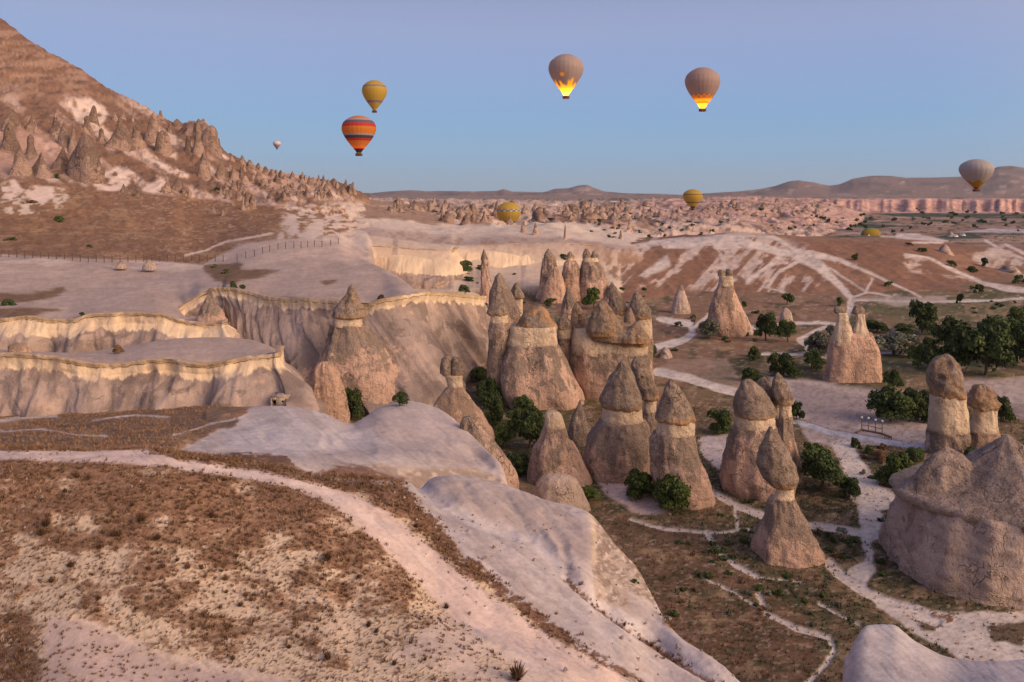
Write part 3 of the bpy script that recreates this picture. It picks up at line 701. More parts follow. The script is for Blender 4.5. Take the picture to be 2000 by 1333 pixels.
for k, pts in enumerate(([(905,950),(950,1010),(990,1040)], [(935,945),(1000,1000),(1040,1045)], [(985,960),(1010,1000),(1030,1040)])):
    mix(line(pts, 4, soft=3, only=N) * .5, (.54, .46, .44), 0)
mdf = isl('MD') * sstep(600, 720, PXG)
mix(mdf * sstep(.6, 1.8, np.interp(PXC, sorted(L_MD), [L_MD[k][2][0] for k in sorted(L_MD)])[None, :] - YG + .6 * fx1 + .6), (.30, .225, .19), 0)
mix(mdf * sstep(0, .3, fx1) * sstep(.6, 1.8, np.interp(PXC, sorted(L_MD), [L_MD[k][2][0] for k in sorted(L_MD)])[None, :] - YG + .6), (.44, .34, .28), 0)
side = poly([(1155,990),(1175,1000),(1200,1030),(1280,1140),(1280,1180),(1225,1150),(1230,1190),(1165,1160),(1155,1080)], soft=3, only=('N',))
mix(side, (.42, .325, .27), 0)
mix(side * sstep(-.3, .2, fx1 + .5 * fx3), (.24, .175, .145), 0)
mix(side * sstep(.25, .5, fx3), (.50, .41, .36), 0)
mix(line([(1152,985),(1160,1050),(1160,1100)], 10, soft=4, only=N) * .7, CREAM, 0)
# brown banks
for pts, w in (([(795,985,40),(850,1040,36),(880,1075,26),(930,1115,26),(1000,1170,22),(1060,1215,24),(1110,1250,18),(1180,1290,14),(1260,1335,10)], 20), ([(1105,1122,10),(1150,1162,9),(1220,1215,10),(1300,1262,16),(1360,1300,12),(1440,1345,8)], 9),
               ([(310,885,9),(350,892,14),(400,902,7)], 9), ([(450,895,18),(520,895,20),(560,905,22)], 20)):
    mix(line(pts, w, soft=3, warp=1.2, only=N) * sstep(-.5, -.2, fx1), BRN, 1)
mix(poly([(560,915),(600,925),(690,908),(740,922),(790,935),(800,1000),(760,990),(700,960),(620,940)], soft=5, warp=1.2, only=N) * sstep(-.45, -.1, fx1 + .3 * fx2), (.19, .105, .078), 1)
mix(line([(610,925),(700,940),(790,945)], 7, soft=4, only=N) * .6, (.48, .38, .35), 0)
mix(poly([(560,900),(450,888),(440,898),(520,915),(600,925)], soft=4, warp=1.2, only=N) * .85, (.22, .13, .085), 1)
# grassy dip under the terrace
dip = poly([(-400,870),(-400,812),(60,806),(140,800),(300,795),(470,793),(482,799),(420,812),(465,815),(460,830),(360,858),(330,872),(200,868),(60,880)], soft=3, warp=1, only=N)
mix(dip, (.185, .115, .080), 1)
mix(dip * sstep(.0, .4, fx2), (.24, .155, .10), 1)
mix(dip * sstep(.25, .5, fbm(PXG / 60, PYG / 6, oct=3, seed=137)) * .8, (.13, .08, .058), 1)
for pts, w in (([(0,843),(80,838),(150,850),(210,852)], 4), ([(180,822),(260,812),(330,815)], 4), ([(340,850),(400,832),(460,818)], 4), ([(0,822),(60,815),(110,812)], 8)):
    mix(line(pts, w, only=N), (.46, .38, .36), 0)
# right bottom mound
br = isl('BR')
mix(br, (.50, .43, .42), 0)
mix(br * sstep(1700, 1660, PXG) * .7, (.40, .30, .26), 0)
mix(br * sstep(0, .4, sw) * .6, (.44, .37, .36), 0)
rill = ridged((PXG * .75 + PYG * .66) / 90, (-PXG * .66 + PYG * .75) / 11 + .6 * fx2, oct=3, seed=161)
bare = isl('N', 'MD', 'BR') * (GR < .05)
C *= (1 - .13 * bare * sstep(.45, .75, rill) + .07 * bare * sstep(.2, -.2, rill))[..., None]
mott = fbm(PXG / 7, PYG / 3.5, oct=3, seed=163)
C *= (1 + isl('V', 'TH') * (GR < .1) * (YG < 450) * (-.22 * sstep(.0, .35, mott) + .06 * fx1))[..., None]
C *= (1 + .10 * fx3 + .08 * fx1)[..., None]
C = np.clip(C, .02, .8)
# relief that goes with those surfaces: worn paths, rills in the bare tuff, the furrows of the pale tongue
ZG = ZG - .14 * WORN - .035 * bare * sstep(.40, .75, rill)
for pts, w, dz in (([(1105,1122,12),(1150,1162,12),(1220,1215,14),(1300,1262,18),(1360,1300,16),(1440,1345,12)], 9, .55), ([(820,950,20),(870,990,30),(960,1025,34),(1050,1050,30),(1095,1110,26),(1180,1180,30),(1300,1260,36),(1460,1360,40)], 20, .45),
                   ([(905,950),(950,1010),(1000,1045)], 16, .30), ([(985,965),(1010,1005),(1040,1045)], 12, .25), ([(1060,1000),(1100,1060),(1110,1110)], 14, .3), ([(640,870),(740,850),(860,870),(950,905)], 26, .4), ([(520,850),(620,872),(720,878)], 22, .3),
                   ([(350,905),(500,925),(640,962),(740,1020),(860,1120),(1000,1215),(1150,1300)], 18, .14), ([(700,800),(690,830),(640,850)], 16, .3)):
    ZG = ZG - .6 * dz * line(pts, w, soft=9, warp=.25, only=N + ('V',))
ZG = ZG - .09 * isl('N', 'MD', 'BR') * (GR < .05) * np.clip(fbm(XG / 3.2, YG / 3.2, oct=3, seed=181), 0, 1) * sstep(50, 62, YG)
PYG = HY + (H - ZG) * F / YG
# ------------------------------------------------------------------ materials
def new_mat(name, rough=.95):
    m = bpy.data.materials.new(name); m.use_nodes = True
    nt = m.node_tree; b = nt.nodes['Principled BSDF']
    b.inputs['Roughness'].default_value = rough
    b.inputs['Specular IOR Level'].default_value = .15
    return m, nt, b
def N_(nt, t, **kw):
    n = nt.nodes.new(t)
    for k, v in kw.items():
        if k.startswith('i_'): n.inputs[int(k[2:])].default_value = v
        else: setattr(n, k, v)
    return n
def mixc(nt, fac, a, b, bt='MIX'):
    n = nt.nodes.new('ShaderNodeMixRGB'); n.blend_type = bt
    for s, v in ((0, fac), (1, a), (2, b)):
        if hasattr(v, 'links') or hasattr(v, 'is_linked'): nt.links.new(v, n.inputs[s])
        else: n.inputs[s].default_value = (v if s == 0 else (tuple(v) + (1,))[:4])
    return n.outputs[0]
def noise(nt, vec, scale, detail=4, rough=.55, dist=0):
    n = nt.nodes.new('ShaderNodeTexNoise'); n.inputs['Scale'].default_value = scale; n.inputs['Detail'].default_value = detail
    n.inputs['Roughness'].default_value = rough; n.inputs['Distortion'].default_value = dist
    if vec is not None: nt.links.new(vec, n.inputs['Vector'])
    return n.outputs[0]
def ramp(nt, v, a, b, lo=0., hi=1.):
    n = nt.nodes.new('ShaderNodeMapRange'); n.interpolation_type = 'SMOOTHSTEP'
    nt.links.new(v, n.inputs[0]); n.inputs[1].default_value = a; n.inputs[2].default_value = b; n.inputs[3].default_value = lo; n.inputs[4].default_value = hi
    return n.outputs[0]
def mth(nt, op, a, b=None):
    n = nt.nodes.new('ShaderNodeMath'); n.operation = op
    for s, v in ((0, a), (1, b)):
        if v is None: continue
        if isinstance(v, (int, float)): n.inputs[s].default_value = v
        else: nt.links.new(v, n.inputs[s])
    return n.outputs[0]
def attr(nt, name, out='Fac'):
    n = nt.nodes.new('ShaderNodeAttribute'); n.attribute_name = name; return n.outputs[out]
def scaled(nt, vec, s):
    n = nt.nodes.new('ShaderNodeMapping'); n.inputs['Scale'].default_value = s; nt.links.new(vec, n.inputs[0]); return n.outputs[0]
def bump(nt, b, h, strength, dist):
    n = nt.nodes.new('ShaderNodeBump'); n.inputs['Strength'].default_value = strength; n.inputs['Distance'].default_value = dist
    nt.links.new(h, n.inputs['Height']); nt.links.new(n.outputs[0], b.inputs['Normal'])
def geopos(nt): return nt.nodes.new('ShaderNodeNewGeometry').outputs['Position']
def obpos(nt): return nt.nodes.new('ShaderNodeTexCoord').outputs['Object']

m_ground, nt, b = new_mat('ground_surface')
P = geopos(nt)
col = attr(nt, 'col', 'Color'); gr = attr(nt, 'grass')
n1 = noise(nt, P, 2.2, 6, .65); n2 = noise(nt, P, .45, 5, .6)
n0 = noise(nt, P, .16, 6, .7)
v = mth(nt, 'ADD', mth(nt, 'MULTIPLY', ramp(nt, n1, .25, .75), .42), mth(nt, 'ADD', mth(nt, 'MULTIPLY', ramp(nt, n2, .32, .68), .35), mth(nt, 'MULTIPLY', ramp(nt, n0, .35, .65), .22)))
v1 = mth(nt, 'ADD', 1.0, mth(nt, 'MULTIPLY', mth(nt, 'SUBTRACT', v, .49), mth(nt, 'ADD', mth(nt, 'MULTIPLY', gr, .6), .4)))
cc = mixc(nt, 1.0, col, v1, 'MULTIPLY')
bl_ = noise(nt, P, 5.0, 4, .7)
speck = mth(nt, 'MULTIPLY', ramp(nt, bl_, .52, .66), gr)
cc = mixc(nt, mth(nt, 'MULTIPLY', speck, .55), cc, mixc(nt, 1.0, cc, (.42, .36, .33), 'MULTIPLY'))
nt.links.new(cc, b.inputs['Base Color'])
hh = mth(nt, 'ADD', mth(nt, 'MULTIPLY', n1, mth(nt, 'ADD', mth(nt, 'MULTIPLY', gr, .05), .06)), mth(nt, 'MULTIPLY', bl_, mth(nt, 'ADD', mth(nt, 'MULTIPLY', gr, .10), .02)))
bump(nt, b, hh, .9, 1.0)

m_far, nt, b = new_mat('distant_ground')
P = geopos(nt)
n1 = noise(nt, scaled(nt, P, (1, 1, 3)), .06, 6, .65)
cc = mixc(nt, 1.0, attr(nt, 'col', 'Color'), ramp(nt, n1, .3, .7, .68, 1.28), 'MULTIPLY')
nt.links.new(cc, b.inputs['Base Color'])
bump(nt, b, n1, .8, 6.0)

# ------------------------------------------------------------------ ground meshes
XYZ = np.stack([XG, YG, ZG], -1)
def strip(name, r0, r1, mat):
    me = np_mesh(name, XYZ[r0:r1].reshape(-1, 3), grid_faces(r1 - r0, NC), colors=C[r0:r1].reshape(-1, 3), attrs={'grass': GR[r0:r1].ravel()})
    o = link_mesh(name, me, mat)
    return tag(o, kind='structure')
ra, rb_ = int(np.searchsorted(YR, 690)), int(np.searchsorted(YR, 4290))
o = strip('ground', 0, ra + 1, m_ground)
o = strip('plateau', ra, rb_ + 1, m_far)
o = strip('hills', rb_, NR, m_far)
# outskirts: one broad sheet under and round everything so the land goes on to the horizon
ring = []
sx = np.array([-8900, -6000, -2000, -700, 0, 700, 2000, 6000, 8900.]); sy = np.array([-290, -200, -100, -50, 24, 500, 2000, 9000, 10400.])
GX, GY = np.meshgrid(sx, sy)
me = np_mesh('terrain', np.stack([GX, GY, np.full(GX.shape, -6.0)], -1).reshape(-1, 3), grid_faces(9, 9), colors=np.tile([.24, .15, .11], (81, 1)), attrs={'grass': np.zeros(81)})
tag(link_mesh('terrain', me, m_far), kind='structure')

# ------------------------------------------------------------------ haze
m_haze = bpy.data.materials.new('haze_air'); m_haze.use_nodes = True
nt = m_haze.node_tree; nt.nodes.clear()
vo = nt.nodes.new('ShaderNodeVolumePrincipled'); vo.inputs['Color'].default_value = (.78, .79, .84, 1); vo.inputs['Density'].default_value = HAZE; vo.inputs['Anisotropy'].default_value = .2
mo = nt.nodes.new('ShaderNodeOutputMaterial'); nt.links.new(vo.outputs[0], mo.inputs['Volume'])
hv = [(-9000, -300, -8), (9000, -300, -8), (9000, 10500, -8), (-9000, 10500, -8), (-9000, -300, 330), (9000, -300, 330), (9000, 10500, 330), (-9000, 10500, 330)]
hf = [(0, 3, 2, 1), (4, 5, 6, 7), (0, 1, 5, 4), (1, 2, 6, 5), (2, 3, 7, 6), (3, 0, 4, 7)]
tag(link_mesh('haze', np_mesh('haze', np.array(hv), np.array(hf), smooth=False), m_haze), kind='stuff')
# ------------------------------------------------------------------ rock materials
def rock_mat(name, base, dark, light, warm=None, scale=1.0, kind='body'):
    m, nt, b = new_mat(name)
    P = geopos(nt)
    v = attr(nt, 'v'); ang = attr(nt, 'crust')
    nb = noise(nt, P, .28 * scale, 5, .6, .3); nm = noise(nt, P, 1.3 * scale, 5, .62); nf = noise(nt, P, 6.0 * scale, 4, .7); n3_ = noise(nt, scaled(nt, P, (1, 1, .8)), .8 * scale, 6, .7, .8)
    stk = noise(nt, scaled(nt, P, (1, 1, .16)), 1.1 * scale, 5, .6)
    warp_ = nt.nodes.new('ShaderNodeVectorMath'); warp_.operation = 'ADD'; nt.links.new(scaled(nt, P, (1, 1, .38)), warp_.inputs[0])
    wn_ = nt.nodes.new('ShaderNodeTexNoise'); wn_.inputs['Scale'].default_value = .5 * scale; wn_.inputs['Detail'].default_value = 3; nt.links.new(P, wn_.inputs['Vector'])
    ws_ = nt.nodes.new('ShaderNodeVectorMath'); ws_.operation = 'SCALE'; ws_.inputs['Scale'].default_value = 4.2 / scale; nt.links.new(wn_.outputs['Color'], ws_.inputs[0]); nt.links.new(ws_.outputs[0], warp_.inputs[1])
    vc = nt.nodes.new('ShaderNodeTexVoronoi'); vc.inputs['Scale'].default_value = .40 * scale; nt.links.new(warp_.outputs[0], vc.inputs['Vector'])
    ve = nt.nodes.new('ShaderNodeTexVoronoi'); ve.feature = 'DISTANCE_TO_EDGE'; ve.inputs['Scale'].default_value = .30 * scale; nt.links.new(warp_.outputs[0], ve.inputs['Vector'])
    vsep = nt.nodes.new('ShaderNodeSeparateColor'); nt.links.new(vc.outputs['Color'], vsep.inputs[0]); cell = vsep.outputs[0]
    crack = mth(nt, 'MULTIPLY', ramp(nt, ve.outputs[0], .0, .028, 1, 0), ramp(nt, nb, .47, .60))
    if kind == 'body':
        msk = mth(nt, 'ADD', mth(nt, 'ADD', mth(nt, 'MULTIPLY', nb, .6), mth(nt, 'ADD', mth(nt, 'MULTIPLY', stk, .5), mth(nt, 'MULTIPLY', cell, .16))), mth(nt, 'MULTIPLY', ang, -.32))
        c = mixc(nt, ramp(nt, msk, .36, .46), dark, base)
        c = mixc(nt, ramp(nt, mth(nt, 'ADD', mth(nt, 'MULTIPLY', nm, .6), mth(nt, 'MULTIPLY', nb, .4)), .54, .68, 0, .65), c, light)
        c = mixc(nt, ramp(nt, nf, .55, .68, 0, .6), c, light)
        c = mixc(nt, ramp(nt, nf, .45, .34, 0, .7), c, (dark[0] * .6, dark[1] * .58, dark[2] * .56))
        c = mixc(nt, ramp(nt, n3_, .60, .68, 0, .75), c, (dark[0] * .7, dark[1] * .66, dark[2] * .64))
    elif kind == 'cap':
        c = mixc(nt, ramp(nt, nm, .38, .62), dark, base)
        c = mixc(nt, ramp(nt, nf, .50, .66, 0, .6), c, light)
        c = mixc(nt, ramp(nt, nf, .44, .32, 0, .7), c, (.07, .048, .038))
        edge = mth(nt, 'ADD', v, mth(nt, 'MULTIPLY', nb, .35))
        c = mixc(nt, ramp(nt, edge, 1.0, 1.12, 0, .85), c, warm)
        c = mixc(nt, mth(nt, 'MULTIPLY', ang, ramp(nt, nb, .42, .56, 0, .9)), c, warm)
    else:
        c = mixc(nt, ramp(nt, stk, .35, .65), base, light)
        c = mixc(nt, ramp(nt, nf, .52, .72, 0, .35), c, dark)
        c = mixc(nt, ramp(nt, mth(nt, 'ADD', v, mth(nt, 'MULTIPLY', nm, .6)), 1.05, 1.3, 0, .8), c, dark)
    c = mixc(nt, 1.0, c, ramp(nt, cell, 0, 1, .86, 1.12), 'MULTIPLY')
    c = mixc(nt, mth(nt, 'MULTIPLY', crack, .5 if kind != 'neck' else .3), c, (dark[0] * .45, dark[1] * .42, dark[2] * .4))
    nt.links.new(c, b.inputs['Base Color'])
    h = mth(nt, 'ADD', mth(nt, 'MULTIPLY', mth(nt, 'ADD', nm, mth(nt, 'MULTIPLY', crack, -.35)), .5), mth(nt, 'ADD', mth(nt, 'MULTIPLY', nf, .16), mth(nt, 'MULTIPLY', stk, .25)))
    bump(nt, b, h, 1.0, 1.5 / scale)
    return m
m_body = rock_mat('weathered_tuff', (.56, .365, .285), (.285, .21, .17), (.64, .48, .40))
m_bodyw = rock_mat('warm_tuff', (.58, .37, .275), (.34, .235, .18), (.66, .49, .39))
m_far = rock_mat('distant_tuff', (.41, .275, .22), (.26, .175, .14), (.52, .38, .31), scale=.3)
m_farp = rock_mat('distant_pale_tuff', (.46, .33, .28), (.32, .22, .18), (.56, .43, .37), scale=.3)
m_cap = rock_mat('dark_caprock', (.33, .245, .195), (.20, .145, .115), (.42, .33, .27), (.48, .27, .13), kind='cap')
m_neck = rock_mat('cream_tuff', (.64, .465, .335), (.40, .29, .215), (.68, .53, .39), kind='neck')
m_pale = rock_mat('pale_tuff', (.50, .375, .32), (.33, .24, .20), (.60, .47, .41))

m_cliff, nt, b = new_mat('banded_cliff')
su = attr(nt, 'su'); be = attr(nt, 'below'); cr_ = attr(nt, 'creamd')
cmb = nt.nodes.new('ShaderNodeCombineXYZ'); nt.links.new(su, cmb.inputs[0]); nt.links.new(be, cmb.inputs[1])
S = cmb.outputs[0]; P = geopos(nt)
stk = noise(nt, scaled(nt, S, (.20, .035, 1)), 1.0, 5, .55, .6); stf = noise(nt, scaled(nt, S, (.7, .16, 1)), 1.0, 4, .5, .5)
nb = noise(nt, P, .22, 5, .6); nf = noise(nt, P, 5.0, 4, .7); nm = noise(nt, P, 1.1, 5, .62)
wob = noise(nt, scaled(nt, S, (.5, .2, 1)), 1.0, 3, .6)
c = mixc(nt, ramp(nt, mth(nt, 'ADD', mth(nt, 'MULTIPLY', stk, .6), mth(nt, 'MULTIPLY', nb, .4)), .40, .60), (.23, .168, .145), (.38, .285, .245))
c = mixc(nt, ramp(nt, mth(nt, 'ADD', mth(nt, 'MULTIPLY', stf, .5), mth(nt, 'MULTIPLY', nb, .5)), .50, .62, 0, .75), c, (.47, .34, .285))
nbb = noise(nt, scaled(nt, S, (.11, .16, 1)), 1.0, 5, .6, 1.2)
c = mixc(nt, ramp(nt, nbb, .55, .60, 0, .75), c, (.19, .14, .12))
c = mixc(nt, mth(nt, 'MULTIPLY', ramp(nt, nbb, .45, .38), ramp(nt, nm, .46, .56, 0, .8)), c, (.50, .33, .25))
c = mixc(nt, ramp(nt, nf, .56, .70, 0, .4), c, (.54, .44, .39)); c = mixc(nt, ramp(nt, nf, .44, .32, 0, .45), c, (.14, .10, .085))
bl2 = mth(nt, 'SUBTRACT', mth(nt, 'ADD', be, mth(nt, 'MULTIPLY', wob, 2.6)), cr_)      # past the cream band where > 1.3
bl2 = mth(nt, 'ADD', bl2, mth(nt, 'MULTIPLY', mth(nt, 'SUBTRACT', stf, .5), 1.5))
c = mixc(nt, ramp(nt, bl2, 1.05, 1.5), mixc(nt, ramp(nt, stf, .35, .6), (.74, .57, .40), (.63, .47, .335)), c)
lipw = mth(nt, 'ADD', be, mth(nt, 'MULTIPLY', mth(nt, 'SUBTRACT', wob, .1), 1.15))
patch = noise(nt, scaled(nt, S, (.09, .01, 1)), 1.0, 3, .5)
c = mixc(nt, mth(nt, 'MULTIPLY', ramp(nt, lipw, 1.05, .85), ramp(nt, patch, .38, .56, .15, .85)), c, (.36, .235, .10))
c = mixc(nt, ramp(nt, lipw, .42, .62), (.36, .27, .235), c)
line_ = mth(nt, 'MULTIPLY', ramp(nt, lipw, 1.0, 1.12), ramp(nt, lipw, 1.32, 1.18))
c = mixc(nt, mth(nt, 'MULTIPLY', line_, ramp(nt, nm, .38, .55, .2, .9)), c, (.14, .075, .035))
nt.links.new(c, b.inputs['Base Color'])
h = mth(nt, 'ADD', mth(nt, 'MULTIPLY', stf, .3), mth(nt, 'ADD', mth(nt, 'MULTIPLY', nf, .12), mth(nt, 'MULTIPLY', nm, .35)))
bump(nt, b, h, .9, .8)

# ------------------------------------------------------------------ cliffs
def resample(pts, n):
    p = np.array(pts, float)
    d = np.concatenate([[0], np.cumsum(np.hypot(np.diff(p[:, 0]), np.diff(p[:, 1]) + np.diff(p[:, 2]) * .3))])
    return d / d[-1], p

def cliff(name, label, lip, base, n=300, rows=46, cream=3.2, flute=1.0, fl_scale=7.0, band=.22, seed=0, power=.8, overhang=.14, inset=2.5, cat='cliff', shear=.3):
    """lip and base: equal lists of (px, py, Y)"""
    L = np.array([P3(*q) for q in lip]); B = np.array([P3(*q) for q in base])
    d = np.concatenate([[0], np.cumsum(np.linalg.norm(np.diff((L + B) / 2, axis=0), axis=1))])
    t = np.linspace(0, d[-1], n)
    L = pchip(d, L, t); B = pchip(d, B, t)
    tang = np.gradient(L[:, :2] * .5 + B[:, :2] * .5, axis=0); tang /= np.linalg.norm(tang, axis=1)[:, None]
    out = np.stack([tang[:, 1], -tang[:, 0]], 1)          # facing the viewer for left-to-right lips
    fz = np.concatenate([[0], np.linspace(0, 1, rows) ** .9 * .97 + .03])
    V, be, suv = [], [], []
    bandf = band
    # rows running back over the top
    for q, (ins, dz) in enumerate(((inset, -.55), (inset * .5, -.08), (.25, .06))):
        p = L.copy(); p[:, :2] -= out * ins; p[:, 2] += dz
        V.append(p); be.append(np.zeros(n)); suv.append(t)
    for f in fz:
        fh = np.clip((f - bandf) / (1 - bandf), 0, 1) ** power
        p = L * (1 - f) + B * f
        p[:, :2] = L[:, :2] * (1 - fh) + B[:, :2] * fh
        depth = (L[:, 2] - p[:, 2])
        amp = flute * sstep(0, .35, f) * (0.4 + f)
        n1 = fbm(t / fl_scale + shear * f, t * 0 + f * .8, oct=3, seed=200 + seed)
        n2 = fbm(t / (fl_scale * .30) + shear * 3 * f, t * 0 + f * 1.5, oct=3, seed=230 + seed)
        n3 = fbm(t / 1.1, depth / 1.3, oct=3, seed=260 + seed)
        rg = (1 - 2.4 * np.abs(fbm(t / (fl_scale * 1.1) + shear * f * 1.2, t * 0 + f * .4, oct=2, seed=275 + seed))) * .9 * amp * sstep(.05, .5, f)
        off = rg + n1 * 1.6 * amp + n2 * .42 * amp * (1 if f > .1 else .3) + n3 * .16 * sstep(0, .1, f)
        off += overhang * (sstep(.10, .02, f)) - .12 * sstep(.05, .10, f) * sstep(.25, .12, f)
        wob = fbm(t / 5, t * 0, oct=3, seed=290 + seed) * .7 + fbm(t / 1.6, t * 0, oct=2, seed=295 + seed) * .25
        p[:, :2] += out * (off + wob)[:, None]
        V.append(p); be.append(depth); suv.append(t)
    V = np.array(V); nr = len(V)
    V[:len(V) // 3, :, 2] += (fbm(t / 6, t * 0, oct=3, seed=297 + seed) * .22)[None] * np.linspace(1, 0, len(V) // 3)[:, None]
    p = V[-1].copy(); p[:, 2] -= 3; V = np.concatenate([V, p[None]]); be.append(be[-1] + 3); suv.append(t); nr += 1
    o0 = V.reshape(-1, 3).mean(0); o0[2] = V[..., 2].min()
    me = np_mesh(name, V.reshape(-1, 3) - o0, grid_faces(nr, n)[:, ::-1], attrs={'below': np.array(be), 'su': np.array(suv), 'creamd': np.full(nr * n, cream)})
    o = link_mesh(name, me, m_cliff); o.location = o0
    return tag(o, label, cat)

cliff('tuff_cliff', 'lower left cliff terrace, ochre lip over a long cream band, rock-cut room at its foot',
      [(-330,690,134),(0,690,134),(105,697,134),(217,711,134),(297,702,134),(350,705,134),(402,711,134),(472,698,134),(538,691,134),(547,690,137),(550,684,143),(548,676,151)],
      [(-330,820,129),(0,818,128),(105,814,128),(217,812,128),(297,808,128),(350,805,128),(402,803,128),(472,800,128),(585,801,127),(606,798,131),(612,790,139),(606,785,150)],
      n=420, cream=2.5, seed=1, flute=1.5, band=.3)
cliff('tuff_cliff', 'middle left cliff terrace under an olive-stained lip with a grey cone at its end',
      [(-330,620,160),(0,623,160),(52,618,160),(100,624,160),(140,625,160),(175,614,160),(245,611,160),(315,613,160),(346,624,160),(370,630,160),(400,631,160),(434,628,160),(441,626,163),(440,622,168),(434,618,175)],
      [(-330,705,155),(0,705,155),(52,705,155),(100,705,155),(140,704,155),(175,702,155),(245,698,155),(315,694,155),(346,690,155),(370,687,155),(400,683,155),(450,672,155),(464,664,160),(463,660,168),(455,655,176)],
      n=360, cream=3.3, seed=2, flute=1.5, band=.3)
cliff('tuff_cliff', 'large folded cliff in the centre-left, smooth pinkish drapes of rock falling from a cream band',
      [(345,606,178),(372,588,180),(398,570,180),(416,562,179),(440,563,178),(480,569,176),(525,581,172),(560,583,169),(595,583,166),(640,587,163),(680,591,160.5),(717,593,160),(750,584,160),(785,578,161),(822,572,165),(850,572,172),(880,572,178),(932,578,188),(943,579,191),(945,578,198)],
      [(340,640,176),(370,642,177),(395,645,177),(420,655,175),(462,680,168),(500,715,160),(545,760,151),(590,798,146),(640,806,143),(700,810,141),(755,806,140),(800,798,140),(845,782,143),(870,766,146),(890,748,152),(900,728,165),(910,716,176),(945,708,185),(962,702,191),(965,698,199)],
      n=520, rows=64, cream=2.1, seed=3, flute=1.9, fl_scale=9, band=.13, power=1.05, shear=-.9)
cliff('tuff_cliff', 'rear pale cliff behind the folded one, bulging cream walls under a grey terrace',
      [(640,492,322),(665,486,323),(720,480,325),(770,482,325),(815,486,325),(850,488,325),(873,489,326),(886,488,331),(892,483,341)],
      [(640,525,319),(665,530,318),(720,540,316),(770,550,312),(815,556,309),(850,558,307),(880,552,311),(895,535,322),(900,512,338)],
      n=170, rows=30, cream=9, seed=4, flute=2.2, fl_scale=18, band=.2, overhang=.9, inset=5)
cliff('tuff_cliff', 'far cream cliff wall with rounded lobes, running behind the chimneys',
      [(888,483,348),(930,479,350),(985,476,351),(1040,475,352),(1085,474,353),(1130,476,356),(1190,486,361),(1222,492,368)],
      [(888,512,341),(930,514,341),(985,524,339),(1040,519,341),(1085,521,342),(1130,521,344),(1190,532,347),(1226,520,358)],
      n=200, rows=30, cream=12, seed=5, flute=2.0, fl_scale=16, band=.2, overhang=.9, inset=5)

# ------------------------------------------------------------------ free-standing rocks
def ring_body(rows, Y0, k=.85, seg=56, nr=40, amp=.06, seed=0, sq=2.3, top='round', lean=0.0, down=2.0, flute=.03, origin=None, twist=0, strata=0.0, facet=.5):
    """rows (py, xl, xr) top to bottom at distance Y0 -> vertices (world), v 0..1"""
    r = np.array(rows, float)
    z = zof(r[:, 0], Y0); xl = (r[:, 1] - CX) * Y0 / F; xr = (r[:, 2] - CX) * Y0 / F
    if down: 
        z = np.append(z, z[-1] - down); xl = np.append(xl, xl[-1] - .15); xr = np.append(xr, xr[-1] + .15)
    s = np.concatenate([[0], np.cumsum(np.hypot(np.diff(z), .5 * (np.abs(np.diff(xl)) + np.abs(np.diff(xr)))))])
    q = np.linspace(0, s[-1], nr)
    A = pchip(s, np.stack([z, xl, xr], 1), q)
    z, xl, xr = A.T
    hw = (xr - xl) / 2; cx = (xr + xl) / 2
    wmax = hw.max()
    th = np.linspace(0, 2 * math.pi, seg, endpoint=False)
    ct, st = np.cos(th), np.sin(th)
    # rounded cross-section, never perfectly oval
    den = (np.abs(ct) ** sq + np.abs(st) ** sq) ** (1 / sq)
    X = cx[:, None] + hw[:, None] * (ct / den)[None]
    Yv = Y0 + lean * (z - z[-1])[:, None] + (np.maximum(hw, 0) * k)[:, None] * (st / den)[None]
    Z = np.repeat(z[:, None], seg, 1)
    fr = 1.0 / max(wmax, .5)
    so = seed * 13.7
    n1 = fbm(X * fr * 1.1 + so, Yv * fr * 1.1, Z * fr * .8, oct=3, seed=300)
    n2 = fbm(X * fr * 3.6 + so, Yv * fr * 3.6, Z * fr * 2.2, oct=4, seed=310)
    n3 = fbm(ct[None] * 2.6 + so + z[:, None] * fr * .25, st[None] * 2.6 + z[:, None] * .02, oct=3, seed=320)
    n4 = 1 - 2.2 * np.abs(fbm(X * fr * 2.0 + so, Yv * fr * 2.0, Z * fr * 1.5, oct=2, seed=330))
    ledge = np.abs(((Z * .9 + n2 * .8 + so) % 1.0) - .5) * 2 if strata else 0
    n5 = fbm(X * 1.5 + so, Yv * 1.5, Z * 1.3, oct=3, seed=340)
    n6 = 1 - 2.5 * np.abs(fbm(X * .8 + so, Yv * .8, Z * .16, oct=3, seed=350))
    crk = -np.clip(.10 - np.abs(n3 + .25 * n1), 0, .1) * 3.2
    dsp = wmax * (amp * 1.5 * n1 + amp * 1.0 * n2 + flute * 2.6 * n3 + amp * facet * 1.2 * (n4 - .4) + amp * 2.0 * crk) + strata * ledge + min(.16, wmax * .045) * n5 + min(.30, wmax * .06) * (n6 - .3)
    prox = np.minimum(1, hw / (wmax * .25))[:, None]
    silh = 1 - .3 * np.abs(ct)[None] ** 6
    dx = ct[None] * dsp * prox * silh; dy = st[None] * dsp * prox
    V = np.stack([X + dx, Yv + dy, Z + .4 * dsp * prox * 0], -1)
    v = np.repeat(np.linspace(0, 1, nr)[:, None], seg, 1)
    return V, v

